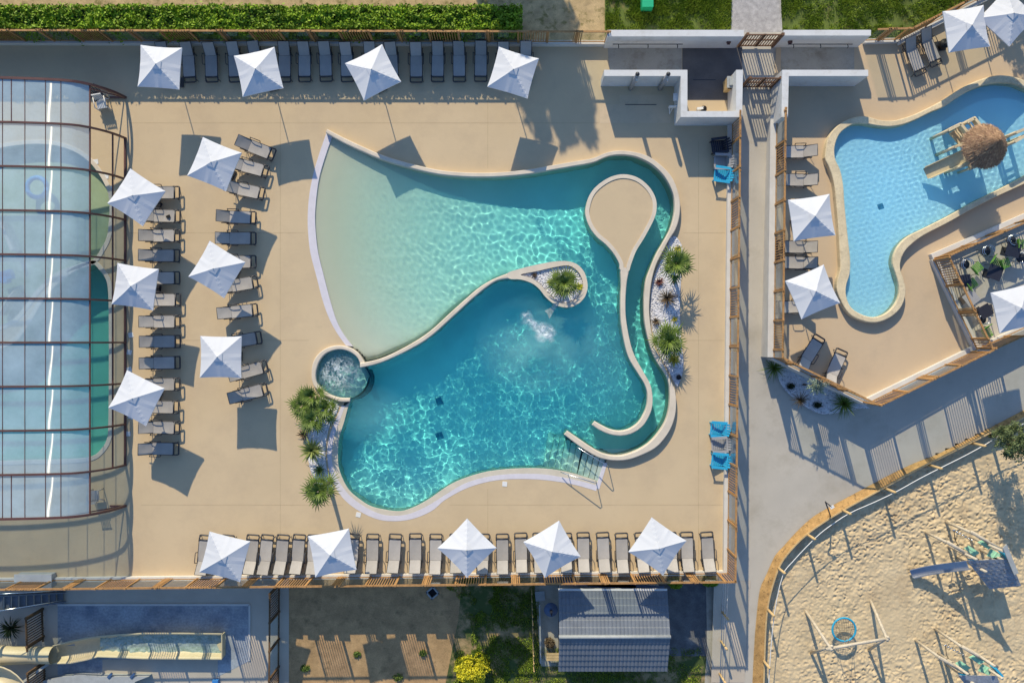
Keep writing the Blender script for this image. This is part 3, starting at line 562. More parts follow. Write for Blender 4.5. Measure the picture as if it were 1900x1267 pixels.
fence('pool_fence', 'timber and glass east fence along the concrete path', (1356, 222), (1347, 1060), off=(216-222)/PPM, low=-2.05, kerb=.25, kw=.25, ko=-.06)
fence('pool_fence', 'timber and glass west fence of the small pool deck along the path', (1436.5, 217), (1431, 662), off=(222-217)/PPM-1.44*2, low=-2.0, kerb=.35, kw=.34, ko=-.12)
fence('pool_fence', 'short timber south-west fence of the small pool deck above the shaded gravel bed', (1431, 662), (1604, 747), low=-2.0, off=-.7, kerb=.25, pattern=(0, 1, 0, 2))
fence('pool_fence', 'timber and glass south fence of the small pool deck above the plaza', (1604, 747), (1806, 648), low=-2.0, off=.05, kerb=.25, kw=.3, ko=.06)
fence('pool_fence', 'timber west fence of the cafe terrace', (1726, 482), (1805, 647), off=.05, kerb=.3, kw=.3, ko=.08)
fence('pool_fence', 'timber north fence of the cafe terrace beside the small pool', (1726, 481), (1990, 366), off=.1, kerb=.3, kw=.3, ko=.1)
fence('pool_fence', 'timber south fence of the cafe terrace below its parasol', (1806, 647), (2000, 560), low=-2.0, off=.1, kerb=.25)
fence('pool_fence', 'short glass fence piece east of the right shower wall', (1600, 79), (1662, 77), off=-.1, kerb=.25, pattern=(1, 2), bay=.8)
fence('pool_fence', 'slanting timber fence in the upper right corner by the lawn', (1662, 77), (1900, -43), off=.1, kerb=.25, kw=.3, ko=-.1)
for i, (q, l) in enumerate((((1340, 1090, 1331, 1330), 'wire fence with round posts beside the chalet yard'),)):
    A, B = W(q[0], q[1], -1.75), W(q[2], q[3], -1.75); root = thing('wire_fence', l, 'fence', A)
    for y_ in (1132, 1186, 1247, 1300):
        x_ = np.interp(y_, (1090, 1330), (1340, 1331)); p_ = W(x_, y_, -1.75)-A; m_ = MB(); m_.tube([p_+Vector((0, 0, -.2)), p_+Vector((0, 0, 1.35))], .06, 10); m_.build('post', M['post'], root)
    for z_ in (.25, .7, 1.15):
        m_ = MB(); m_.tube([Vector((0, .6, z_)), B-A+Vector((0, 0, z_))], .014, 5); m_.build('wire', M['steel'], root)
# brown batten fences in the lower yard
def battenfence(name, label, a, b, z, h, pat=(0, 1, 1), bay=1.44):
    A, B = W(*a, z), W(*b, z); d = B-A; Ln = d.length; rz = math.atan2(d.y, d.x); root = thing(name, label, 'fence', A, rz)
    for zz, nm in ((h, 'top_rail'), (.12, 'bottom_rail')):
        m_ = MB(); m_.bar((0, 0, zz), (Ln, 0, zz), .08, .05); m_.build(nm, M['wooddark'], root)
    u = 0; i = 0
    while u < Ln:
        m_ = MB(); m_.box((u, 0, h/2+.03), (.1, .1, h+.06)); m_.build('post', M['wooddark'], root); e = min(u+bay, Ln)
        if pat[i % len(pat)] == 0:
            m_ = MB(); x = u+.1
            while x < e-.05: m_.box((x, 0, h/2+.05), (.05, .03, h+rnd.uniform(0, .12))); x += .13
            m_.build('batten_panel', M['wooddark'], root)
        else:
            m_ = MB(); m_.box(((u+e)/2, 0, h/2), (max(.1, e-u-.2), .012, h-.3)); m_.build('glass_panel', M['glass'], root)
        u += bay; i += 1
battenfence('yard_fence', 'dark brown batten fence between the slide yard and the dirt yard', (519, 1082), (517, 1330), -1.9, 1.8)
battenfence('yard_fence', 'short dark batten fence left of the blue slide landing', (80, 1128), (82, 1188), -1.9, 1.55, (0,))
battenfence('yard_fence', 'dark batten fence under the slide tube in the lower left corner', (84, 1226), (86, 1300), -1.9, 1.6, (0,))
# ------------------------------------------------------------------ white walls, gates and yard things
def prism(name, px, z0, z1, mat, label, cat, holes=()):
    m_ = MB(); m_.solid([tuple(v[:2]) for v in WL(px, z1)], [[tuple(v[:2]) for v in WL(h, z1)] for h in holes], z0, z1); return m_.single(name, mat, label, cat)
ZW = 1.62
prism('shower_wall', [(1127,55.5),(1380.5,55.5),(1380.5,67.5),(1127,67.5)], -.1, ZW, M['wall'], 'long white shower wall north of the stained pad, left of the gate', 'wall')
prism('shower_wall', [(1454,55.5),(1616,55.5),(1616,66),(1454,66)], -.1, ZW, M['wall'], 'white shower wall right of the double gate', 'wall')
prism('screen_wall', [(1121,129.5),(1275.5,129.5),(1275.5,206),(1366,206),(1366,129.5),(1378.5,129.5),(1377,217),(1263,217),(1263,141),(1121,141)], -.1, ZW, M['wall'], 'white angled wall wrapping the small service yard', 'wall')
prism('screen_wall', [(1451.5,129.5),(1611,129.5),(1611,141),(1463.5,141),(1462,217),(1450,217)], -.4, ZW, M['wall'], 'white angled wall at the corner of the small pool deck', 'wall')
for x0_, x1_, yy, lab in ((1137, 1267, 76, 'left'), (1462, 1582, 76, 'right')):
    t = thing('wall_shower', f'thin steel shower pipe on the white wall {lab} of the gate', 'shower', W(x0_, yy, 1.2))
    P0, P1 = W(x0_, 82, 1.1), W(x1_, 82, 1.1); o = t.location
    m_ = MB(); m_.tube([P0-o, P1-o], .02, 6); m_.build('pipe', M['metal'], t)
    for k in range(3):
        p_ = P0.lerp(P1, .08+.42*k)-o; m_ = MB(); m_.tube([p_, p_+Vector((0, -.14, .1)), p_+Vector((0, -.2, .02))], .022, 6); m_.build('nozzle', M['metal'], t)
for (x_, y_), lab in (((1352, 74), 'left'), ((1466, 74), 'right')):
    m_ = MB(); p_ = W(x_, y_+4, .9); m_.box(p_, (.2, .1, .12)); m_.box(p_+Vector((0, -.08, -.02)), (.14, .08, .05)); m_.single('wall_lamp', M['bronze'], f'small brown lamp on the white wall {lab} of the gate', 'lamp')
def gate(label, xa, xb, y, z, h, zg):
    A, B = W(xa, y), W(xb, y); root = thing('double_gate', label, 'gate', Vector((A.x, A.y, zg))); Ln = B.x-A.x
    for s in range(2):
        u0 = s*Ln/2+.03; u1 = (s+1)*Ln/2-.03; lf = MB()
        for zz in (.12, h-.05, h*.55): lf.bar((u0, 0, zz), (u1, 0, zz), .05, .09)
        for x in (u0, u1): lf.box((x, 0, h/2+.03), (.09, .06, h-.04))
        o = lf.build('leaf_frame', M['gatewood'], root); b_ = MB(); x = u0+.14
        while x < u1-.06: b_.box((x, .0, h/2+.03), (.042, .03, h-.14)); x += .135
        b_.build('bars', M['gatewood'], root)
    for x in (0, Ln): m_ = MB(); m_.box((x, 0, h/2+.05), (.12, .12, h+.1)); m_.build('post', M['gatewood'], root)
gate('brown double gate at the end of the grey gravel path', 1370, 1433, 86, 0, 1.65, -.02)
gate('brown double gate across the path between the white walls', 1377, 1432, 161, 0, 1.5, -.1)
for (x_, y_), l in (((1170, 165), 'left one of the two shower columns at the angled wall'), ((1224, 165), 'right one of the two shower columns, nearer the service yard')):
    t = thing('shower_column', 'round '+l, 'shower', W(x_, y_)); m_ = MB(); m_.tube([(0, 0, 0), (0, 0, 2.35)], .1, 14); m_.build('column', M['greyplastic'], t)
    m_ = MB(); m_.tube([(0, 0, 2.35), (0, 0, 2.42)], [.105, .06], 14); m_.build('cap', M['metal'], t); m_ = MB(); m_.tube([(0, -.08, 2.1), (0, -.25, 2.12), (0, -.3, 2.05)], .02, 8); m_.build('shower_head', M['steel'], t)
t = thing('litter_bin', 'timber clad litter bin with grey lid inside the white walled yard', 'bin', W(1350, 163)); m_ = MB(); m_.box((0, 0, .5), (.5, .52, .84)); m_.build('body', M['post'], t)
m_ = MB(); m_.box((0, 0, .95), (.54, .56, .06)); m_.box((0, 0, 1.02), (.34, .36, .1)); m_.build('lid', M['tilegrey'], t); m_ = MB(); m_.box((-.02, -.265, .78), (.3, .02, .14)); m_.build('slot', M['black'], t)
t = thing('changing_table', 'white folding table fixed to the angled white wall', 'table', W(1250, 189)); m_ = MB(); m_.box((0, 0, .82), (.36, .36, .05)); m_.build('top', M['plastic'], t)
m_ = MB(); m_.bar((.17, -.15, .4), (-.15, -.15, .8), .03, .03); m_.bar((.17, .15, .4), (-.15, .15, .8), .03, .03); m_.build('bracket', M['plastic'], t)
t = thing('folding_seat', 'white folded seat hanging below the white table', 'seat', W(1249, 204)); m_ = MB(); m_.box((-.05, 0, .55), (.55, .06, .28)); m_.build('seat', M['plastic'], t)
m_ = MB(); m_.bar((-.28, 0, .5), (-.2, -.22, .1), .04, .04); m_.bar((-.1, 0, .5), (-.2, -.22, .1), .03, .03); m_.build('leg', M['plastic'], t)
m_ = MB(); p_ = W(1298, 203, .02); m_.box(p_+Vector((0, 0, .12)), (.34, .12, .24), .1); m_.single('cleaning_box', M['plastic'], 'white box on the floor inside the walled yard', 'box')
m_ = MB(); p_ = W(1305, 203, .02); m_.tube([p_, p_+Vector((0, 0, .08)), p_+Vector((0, .01, .2)), p_+Vector((0, 0, .26))], [.1, .16, .13, .03], 10); m_.single('black_bag', M['black'], 'black bag beside the white box inside the walled yard', 'bag')
# ------------------------------------------------------------------ hedge, lawn, far trees
def leafcloud(pts, size, mat, seed, flat=.5, nrm=None):
    r = np.random.RandomState(seed); n = len(pts); P = np.array(pts)
    a = r.normal(size=(n, 3)); a[:, 2] *= flat; a /= np.linalg.norm(a, axis=1)[:, None]; b = np.cross(a, r.normal(size=(n, 3))); b /= np.linalg.norm(b, axis=1)[:, None]
    s = size*(.6+.8*r.rand(n))[:, None]; V = np.stack([P-a*s*.5, P+b*s*.28, P+a*s*.5, P-b*s*.28], 1).reshape(-1, 3)
    return V, np.arange(4*n).reshape(-1, 4)
def foliage(mb, pts, size, seed, mi=0, flat=.5):
    V, F = leafcloud(pts, size, None, seed, flat); mb.add(V.tolist(), F.tolist(), mi)
hb0, hb1 = W(-160, 0), W(968, 0); yh0, yh1 = W(0, 76).y, W(0, 36).y
h_ = thing('hedge', 'clipped dark green hedge along the north fence', 'hedge', ((hb0.x+hb1.x)/2, (yh0+yh1)/2, -.05)); hx0, hx1 = hb0.x-h_.location.x, hb1.x-h_.location.x
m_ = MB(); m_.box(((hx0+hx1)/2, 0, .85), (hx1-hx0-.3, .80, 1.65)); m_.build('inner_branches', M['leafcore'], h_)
r_ = np.random.RandomState(3); n = 52000; u = r_.uniform(hx0, hx1, n); face = r_.rand(n); v = r_.uniform(-.55, .55, n); z = r_.uniform(.1, 1.85, n)
top = face < .5; z = np.where(top, 1.76+r_.normal(0, .07, n), z); v = np.where(top, v, np.where(r_.rand(n) < .75, -.52, .52)+r_.normal(0, .07, n))
und = (vnoise(u, v*2, .45, 61)-.5)*.32; z = z+np.where(top, und, 0); v = v+np.where(top, 0, und*.6)
m_ = MB(); foliage(m_, np.stack([u, v, z], -1), .14, 4); m_.build('leaves', M['leafdark'], h_)
def blades(mb, X, Y, Z, h, w, seed, lean=.6):
    r = np.random.RandomState(seed); n = len(X); a = r.uniform(0, 6.28, n); q = r.uniform(0, 6.28, n); l = lean*h*r.rand(n); hh_ = h*(.5+.8*r.rand(n))
    V = np.stack([np.stack([X-np.cos(a)*w, Y-np.sin(a)*w, Z], -1), np.stack([X+np.cos(a)*w, Y+np.sin(a)*w, Z], -1), np.stack([X+np.cos(q)*l, Y+np.sin(q)*l, Z+hh_], -1)], 1).reshape(-1, 3)
    mb.add(V.tolist(), np.arange(3*n).reshape(-1, 3).tolist())
def grassfield(label, px0, py0, px1, py1, z, n, seed, keepf, h=.16):
    r = np.random.RandomState(seed); A, B = W(px0, py0, z), W(px1, py1, z); X = r.uniform(A.x, B.x, n); Y = r.uniform(B.y, A.y, n)
    k = keepf(X, Y) & (vnoise(X, Y, .8, seed+1)*.6+vnoise(X, Y, .25, seed+2)*.5 > r.rand(n)*.5+.27); X, Y = X[k], Y[k]
    m_ = MB(); blades(m_, X, Y, z+0*X-.01, h*(.6+.8*vnoise(X, Y, .6, seed+3)), .02, seed); struct_ = m_.build('grass', M['grass']); tag(struct_, label, 'grass', None, 'stuff')
full = lambda X, Y: np.ones(X.shape, bool)
grassfield('rough green grass left of the grey gravel path', 1124, -60, 1357, 56, -.05, 34000, 71, full, .2)
kl = lambda X, Y: (633-Y*PPM) < np.interp(950+X*PPM, [1440, 1660, 1900], [74, 72, -45])
grassfield('green grass right of the gravel path behind the slanting fence', 1449, -60, 1830, 74, -.05, 52000, 75, kl, .17)
grassfield('patchy dark grass between the dirt yard and the chalet', 780, 1065, 1000, 1300, -1.89, 70000, 79, lambda X, Y: (950+X*PPM) > 850+190*(vnoise(X, Y, 1.3, 5)-.45)+70*(vnoise(X, Y, .4, 6)-.5), .11)
grassfield('dark grass strip south of the chalet', 1000, 1200, 1300, 1300, -1.89, 20000, 83, full, .12)
def tree(name, label, base, h, rad, seed, mat='leafdark', n=9000, leaf=.3, trunk=.18, cone=False, group=None, crown0=.25):
    t = thing(name, label, 'tree', base, 0, group); m_ = MB(); m_.tube([(0, 0, 0), (.05, .02, h*.4), (0, 0, h*.85)], [trunk, trunk*.7, trunk*.2], 8)
    r = np.random.RandomState(seed)
    for k in range(7):
        a = r.uniform(0, 6.28); z0 = h*r.uniform(.3, .7); m_.tube([(0, 0, z0), (math.cos(a)*rad*.4, math.sin(a)*rad*.4, z0+h*.1), (math.cos(a)*rad*.75, math.sin(a)*rad*.75, z0+h*.17)], [trunk*.4, trunk*.25, trunk*.08], 6)
    m_.build('trunk', M['trunk'], t); nc = 46; C = []
    for k in range(nc):
        z = r.uniform(crown0, 1); rr = rad*((1-z)*1.1+.08 if cone else math.sqrt(max(.02, 1-((z-.62)/.42)**2))); a = r.uniform(0, 6.28); q = rr*math.sqrt(r.rand())
        C.append((q*math.cos(a), q*math.sin(a), z*h, rad*r.uniform(.14, .3)))
    C = np.array(C); i = r.randint(0, nc, n); P = C[i, :3]+r.normal(size=(n, 3))*C[i, 3:4]*.62
    m_ = MB(); foliage(m_, P, leaf, seed+1); m_.build('crown', M[mat], t); return t
tree('conifer', 'tall conifer beyond the top of the photo whose shadow falls near the shower wall', W(822, -422, -.05), 11.5, 1.5, 90, n=7000, leaf=.4, cone=True)
tree('conifer', 'second conifer beyond the top of the photo, right of the first', W(872, -400, -.05), 11.0, 1.35, 91, n=6000, leaf=.4, cone=True)
tree('conifer', 'third conifer beyond the top of the photo, right of the second', W(908, -415, -.05), 11.4, 1.3, 94, n=6000, leaf=.4, cone=True)
tree('broadleaf_tree', 'broad tree beyond the upper right corner shading the outermost parasol', W(1862, -190, -.05), 6.6, 2.1, 92, n=3600, leaf=.34)
m_ = MB(); p_ = W(1200, 3, .3); m_.box(p_, (.55, .8, .7)); m_.single('green_box', M['greenbox'], 'bright green utility box cut by the top edge of the picture', 'box')

# ------------------------------------------------------------------ sun loungers
def make_lounger(label, group, tilt=33):
    "foot at the origin, head along +x"
    t = thing('sun_lounger', label, 'sun lounger', (0, 0, 0), 0, group); Lb, w = 1.88, .30; hx, hz = 1.30, .34; a = R(tilt); bl = .68; ex, ez = hx+bl*math.cos(a), hz+bl*math.sin(a)
    f = MB()
    for s in (-1, 1):
        f.tube([(.04, s*w, .30), (.2, s*w, .335), (hx+.1, s*w, .335), (hx+.42, s*w, .30)], .022, 6)
        f.tube([(hx, s*(w-.02), hz+.01), (ex, s*(w-.02), ez)], .018, 6)
    f.tube([(.04, -w, .30), (.01, -w*.8, .29), (.01, w*.8, .29), (.04, w, .30)], .042, 6); f.tube([(.245, -w, .33), (.245, w, .33)], .045, 6); [f.tube([(.04, q_*w, .30), (.32, q_*w, .34)], .034, 6) for q_ in (-1, 1)]; f.tube([(hx, -w, .33), (hx, w, .33)], .018, 6); f.tube([(ex, -w+.02, ez), (ex, w-.02, ez)], .018, 6)
    f.build('frame', M['metal'], t)
    for x, s in ((.16, -1), (.16, 1), (hx+.06, -1), (hx+.06, 1)):
        l = MB(); l.tube([(x, s*w, .33), (x+(.06 if x > 1 else -.05), s*(w+.02), 0)], [.022, .016], 6); l.build('leg', M['metal'], t)
    def sling(x0, z0, x1, z1, sag, nm):
        X, Y = np.meshgrid(np.linspace(0, 1, 9), np.linspace(-1, 1, 7)); Z = z0+(z1-z0)*X-sag*(1-Y*Y)*np.sin(np.pi*np.clip(X*.9+.05, 0, 1))
        m_ = MB(); m_.grid(x0+(x1-x0)*X, Y*(w-.015), Z); V = np.array(m_.v); nf = len(V); m_.v += [(v[0], v[1], v[2]-.012) for v in m_.v]
        m_.f += [tuple(i+nf for i in fc_[::-1]) for fc_ in m_.f]; m_.m = [0]*len(m_.f); m_.s = [True]*len(m_.f); m_.build(nm, M['fabric'], t)
    sling(.26, .352, hx-.004, .352, .022, 'seat_sling'); sling(hx+.004, hz+.014, ex-.01, ez+.012, .02, 'back_sling')
    for s in (-1, 1):
        m_ = MB(); y = s*(w+.075); m_.tube([(hx-.42, s*(w+.02), .33), (hx-.44, y, .46), (hx-.4, y, .52), (hx-.05, y, .53), (hx+.08, y, .50), (hx+.1, s*(w+.02), .33)], .02, 6); m_.build('armrest', M['metal'], t)
    m_ = MB(); m_.tube([(hx+.42, -w+.05, .54), (hx+.2, -w+.05, .05), (hx+.2, w-.05, .05), (hx+.42, w-.05, .54)], .014, 5); m_.build('back_support', M['metal'], t); return t
protos = {}
def lounger(fx, fy, ang, label, group):
    "foot point in photo pixels, ang = direction foot to head, degrees counter-clockwise from right"
    p_ = W(fx, fy, .3); p_.z = 0; k = rnd.choice((24, 30, 30, 34, 34, 40))
    if k not in protos: o = protos[k] = make_lounger(label, group, k); o.location = p_; o.rotation_euler.z = R(ang); return o
    return dup(protos[k], p_, R(ang), label, group)
def near(n, items): return items.get(n)
rowN = [308,353,393,437,479,528,565,606,645,686,729,773,811,852,892,935,976]
canN = {0: 'under the first white parasol from the left', 3: 'partly under the left edge of the second parasol', 4: 'mostly hidden under the second parasol', 5: 'beside the right edge of the second parasol', 8: 'touching the left corner of the third parasol', 9: 'mostly hidden under the third parasol', 10: 'under the right side of the third parasol', 15: 'mostly hidden under the fourth parasol', 16: 'at the far right under the fourth parasol'}
for i, x in enumerate(rowN):
    lounger(x+rnd.uniform(-1, 1), 152+rnd.uniform(-1, 1), 90+(4 if i < 5 else 1)+rnd.uniform(-2, 2), f"shaded lounger by the hedge fence, {canN.get(i, ORD[i]+' from the left')}", 'loungers along the north fence')
rowA = [357,401,437,474,515,556,596,633,672,712,755,793,832]
canA = {0: 'at the top end', 1: 'second from the top with a dark item on it', 4: 'under the right edge of the middle left parasol', 9: 'beside the tip of the lowest left parasol', 12: 'at the bottom end'}
for i, y in enumerate(rowA):
    lounger(334-(i > 9)*1.5+rnd.uniform(-1, 1), y, 180+rnd.uniform(-1.5, 1.5), f"taupe lounger beside the glass enclosure, {canA.get(i, ORD[i]+' from the top')}", 'loungers beside the glass enclosure')
colB = [(509,288,158.5),(497,319,165),(490,360,168),(475,404,178),(475,442,180),(475,485,181),(478,522,190),(478,574,186),(485,625,190),(496,678,196),(496,720,195)]
dB = ['topmost, strongly tilted', 'second from the top beside the upper parasol', 'third from the top, below the upper parasol corner', 'fourth from the top, standing straight', 'fifth from the top in shade', 'sixth from the top beside the middle parasol', 'seventh from the top under the middle parasol corner', 'eighth from the top, alone between two parasols', 'ninth from the top above the lower parasol', 'tenth from the top, right of the lower parasol', 'lowest, above the square parasol shadow']
for (x, y, a), l in zip(colB, dB): lounger(x, y, a, f"taupe lounger in the curved column, {l}", 'loungers facing the beach edge')
rowS = [382,424,470,497,526,556,583,656,692,734,771,809,846,897,932,966,1000,1049,1082,1118,1153,1189,1243,1274,1311]
canS = {0: 'leftmost, under the left side of the first parasol', 1: 'second, mostly hidden by the first parasol', 2: 'first right of the first parasol', 6: 'at the left edge of the second parasol', 7: 'at the right edge of the second parasol', 12: 'under the left side of the third parasol', 13: 'under the right side of the third parasol', 16: 'under the left side of the fourth parasol', 17: 'at the right edge of the fourth parasol', 21: 'under the left side of the rightmost parasol', 22: 'mostly hidden under the rightmost parasol', 23: 'next to last at the right end', 24: 'last at the right end near the corner'}
for i, x in enumerate(rowS):
    lounger(x, 990-(x-700)*.006+rnd.uniform(-1, 1), -90+(-5 if x < 560 else (x-950)*.008)+rnd.uniform(-1.5, 1.5), f"lounger in the bottom row, {canS.get(i, ORD[i]+' from the left')}", 'loungers along the south fence')
for y, l in ((282, 'topmost'), (333, 'second, just above the upper parasol'), (457, 'below the upper parasol, the upper of a close pair'), (486, 'lower of the close pair, above the lower parasol'), (570, 'lowest, left of the lower parasol')):
    lounger(1442 if y < 500 else 1436, y, 0+rnd.uniform(-2, 2), f"lounger at the small pool, {l}", 'loungers beside the small pool')
lounger(1709, 138, 113, 'left one of the pair of loungers at the slanting lawn fence', 'loungers at the slanting fence'); lounger(1738, 121, 113, 'right one of the pair of loungers at the slanting fence, striped by shadow', 'loungers at the slanting fence')
lounger(1522, 624, 238, 'left one of the two loungers in the corner above the gravel bed', 'loungers in the lower corner'); lounger(1563, 649, 246, 'right one of the two loungers in the corner above the gravel bed', 'loungers in the lower corner')
m_ = MB(); p_ = W(312, 401, .36); m_.box(p_+Vector((0, 0, .02)), (.2, .1, .04), .4); m_.box(p_+Vector((.03, -.06, .03)), (.1, .08, .05), .9); m_.single('dark_cloth', M['black'], 'small dark item lying on the second lounger beside the enclosure', 'cloth')

# ------------------------------------------------------------------ parasols
def make_parasol(label, group):
    t = thing('parasol', label, 'parasol', (0, 0, 0), 0, group); S, zc, zt = .99, 2.36, 2.80
    m_ = MB(); m_.box((0, 0, .05), (.48, .48, .09)); m_.tube([(0, 0, .09), (0, 0, .36)], .035, 8); m_.build('base', M['metal'], t)
    m_ = MB(); m_.tube([(0, 0, .1), (0, 0, zt-.03)], .022, 8); m_.build('pole', M['polewhite'], t)
    n = 13; g_ = np.linspace(-1, 1, n); X, Y = np.meshgrid(g_, g_); m = np.maximum(abs(X), abs(Y)); o_ = np.minimum(abs(X), abs(Y)); q = np.where(m > 0, o_/np.maximum(m, 1e-6), 0)
    Z = zt-(zt-zc)*m**.93-.045*m*(1-q**2)+.018*m*np.exp(-(q/.07)**2); pull = 1-.035*m*m*(1-q**2)
    m_ = MB(); m_.grid(X*S*np.where(abs(X) >= abs(Y), pull, 1), Y*S*np.where(abs(Y) > abs(X), pull, 1), Z, smooth=False); k = len(m_.v); m_.v += [(v[0], v[1], v[2]-.006) for v in m_.v]; m_.f += [tuple(i+k for i in f_[::-1]) for f_ in m_.f]
    m_.m = [0]*len(m_.f); m_.s = [False]*len(m_.f)
    b_ = S*.97
    e = [(x*S, -S*(1-.035*(1-x*x)), zc-.045*(1-x*x)) for x in np.linspace(-1, 1, 9)]
    for r4 in range(4):
        Mr = Matrix.Rotation(r4*math.pi/2, 3, 'Z'); pts = [Mr @ Vector(p) for p in e]; vs = [tuple(p) for p in pts]+[(p.x*.995, p.y*.995, p.z-.07) for p in pts]; m_.add(vs, [(i, i+9, i+10, i+1) for i in range(8)])
    m_.build('canopy', M['canvas'], t)
    m_ = MB(); c = .2; m_.add([(-c, -c, zt-.075), (c, -c, zt-.075), (c, c, zt-.075), (-c, c, zt-.075), (0, 0, zt+.035)], [(0, 1, 4), (1, 2, 4), (2, 3, 4), (3, 0, 4)])
    m_.build('vent_cap', M['canvas'], t); m_ = MB(); m_.tube([(0, 0, zt+.03), (0, 0, zt+.06)], [.03, .012], 8); m_.build('finial', M['polewhite'], t)
    for r4 in range(4):
        a = r4*math.pi/2+math.pi/4; m_ = MB(); m_.tube([(.03*math.cos(a), .03*math.sin(a), zt-.05), (S*1.38*math.cos(a), S*1.38*math.sin(a), zc-.02)], .011, 5); m_.build('rib', M['polewhite'], t)
    m_ = MB(); m_.tube([(0, 0, 2.0), (0, 0, 2.1)], .04, 8); m_.build('hub', M['metal'], t); return t
PAR = [((296.5,124.5),4,'white parasol nearest the enclosure in the row along the hedge'),((481.5,132),-12,'second white parasol from the left along the hedge'),((692.5,134),-27,'third white parasol along the hedge, turned most'),((950,135),16,'rightmost white parasol along the hedge, near the tree shadow'),
 ((396.5,304.5),22,'white parasol over the upper end of the curved lounger column'),((251,366),33,'topmost of three white parasols overlapping the glass enclosure'),((404,499),31,'white parasol in the middle of the curved lounger column'),((251,529.5),8.5,'middle one of three white parasols overlapping the glass enclosure'),
 ((411,662.5),.5,'white parasol standing square, lowest in the curved lounger column'),((252,739),26,'lowest of three white parasols overlapping the glass enclosure'),
 ((415,1032),14,'leftmost white parasol in the bottom row'),((615.5,1026.5),-10.5,'second white parasol from the left in the bottom row'),((865.5,1018),45,'third white parasol in the bottom row, standing on its corner'),((1025.5,1018),-31,'fourth white parasol from the left in the bottom row'),((1221,1013),34,'rightmost white parasol in the bottom row'),
 ((1507,403.5),-8,'upper white parasol beside the west coping of the small pool'),((1510,541.5),-23,'lower white parasol beside the west coping of the small pool'),((1791,53.5),-9,'white parasol between two loungers and the leaf shaded one, upper right'),((1872,32),43,'leaf shaded white parasol in the upper right corner'),((1884,571),-13,'white parasol over the cafe terrace')]
pp = None
for (c, a, l) in PAR:
    p_ = W(c[0], c[1], 2.36); p_.z = 0
    if pp is None: pp = make_parasol(l, 'white square parasols'); pp.location = p_; pp.rotation_euler.z = -R(a)
    else: o = dup(pp, p_, -R(a), l, 'white square parasols'); o.rotation_euler = (rnd.uniform(-.022, .022), rnd.uniform(-.022, .022), -R(a)); o.scale.z = rnd.uniform(.985, 1.02)
# small side pieces between loungers
for k, (x, y, l) in enumerate(((296,378,'black side table under the topmost left parasol'),(294,534,'black side table under the middle left parasol'),(432,322,'black side table under the upper column parasol'),(1745,86,'round black pot beside the slanting fence loungers'))):
    t = thing('side_table', l, 'table', W(x, y)); m_ = MB()
    if k == 3: m_.tube([(0, 0, 0), (0, 0, .05), (0, 0, .42), (0, 0, .44)], [.17, .2, .24, .24], 16)
    else: m_.box((0, 0, .40), (.42, .38, .035))
    m_.build('top' if k < 3 else 'bowl', M['black'], t); m_ = MB(); m_.tube([(0, 0, 0), (0, 0, .4)], .05, 8); m_.build('leg' if k < 3 else 'stem', M['black'], t)

# ------------------------------------------------------------------ chairs
def make_adirondack(label, mat, loc, rz):
    "faces +x"
    t = thing('garden_chair', label, 'chair', loc, rz, 'slatted garden chairs'); m = M[mat]; m_ = MB()
    for k in range(6): m_.bar((.38-.105*k, -.27, .36-.03*k), (.38-.105*k, .27, .36-.03*k), .085, .02)
    m_.build('seat', m, t); m_ = MB()
    for k in range(5):
        y = -.22+.11*k; h = .62-.05*abs(k-2); m_.bar((-.2, y*.9, .18), (-.2-h*.5, y*1.2, .2+h*.86), .09, .02)
    m_.bar((-.33, -.28, .5), (-.33, .28, .5), .06, .03); m_.build('backrest', m, t)
    for s in (-1, 1):
        m_ = MB(); m_.bar((.42, s*.34, .53), (-.38, s*.34, .51), .13, .025); m_.build('armrest', m, t)
        m_ = MB(); m_.bar((.36, s*.30, 0), (.36, s*.30, .52), .03, .09); m_.build('leg', m, t); m_ = MB(); m_.bar((.36, s*.29, .33), (-.55, s*.29, .0), .025, .1); m_.build('leg', m, t)
    return t
for x, y, mat, l, a in ((1336,270,'dkplastic','dark slatted garden chair in the shade by the east fence',188),(1341,300,'greyplastic','pale grey slatted chair half in shade beside the blue chair',178),(1341,324,'blue','bright blue slatted chair at the upper east fence, its shadow to the south',172),
                     (1334,796,'blue','upper bright blue slatted chair of the lower trio at the east fence',176),(1336,824,'greyplastic','grey slatted chair between two blue ones at the east fence',184),(1336,854,'blue','lower bright blue slatted chair of the trio at the east fence',174)):
    make_adirondack(l, mat, W(x, y, .4)*Vector((1, 1, 0)) if False else Vector((*W(x, y, .4)[:2], 0)), R(a))
def make_armchair(label, mat, loc, rz, group=None):
    t = thing('plastic_armchair', label, 'chair', loc, rz, group); m = M[mat]; m_ = MB(); m_.box((0, 0, .43), (.46, .46, .03)); m_.build('seat', m, t); m_ = MB()
    for k in range(6): m_.bar((-.22, -.2+.08*k, .45), (-.34, -.2+.08*k, .9), .045, .02)
    m_.bar((-.34, -.25, .9), (-.34, .25, .9), .05, .04); m_.build('backrest', m, t)
    for s in (-1, 1):
        m_ = MB(); m_.tube([(.24, s*.27, .0), (.2, s*.27, .62), (-.3, s*.27, .66)], .025, 6); m_.build('armrest', m, t); m_ = MB(); m_.tube([(-.34, s*.25, 0), (-.22, s*.25, .45)], .025, 6); m_.build('leg', m, t)
    return t
make_armchair('dark armchair under the upper corner of the glass enclosure', 'dkplastic', W(190, 181), R(-60), 'armchairs in the enclosure'); make_armchair('white armchair beside the dark one at the upper enclosure corner', 'plastic', W(196, 197), R(-80), 'armchairs in the enclosure')
make_armchair('grey slatted armchair at the lower corner of the glass enclosure', 'greyplastic', W(183, 915), R(95), 'armchairs in the enclosure')
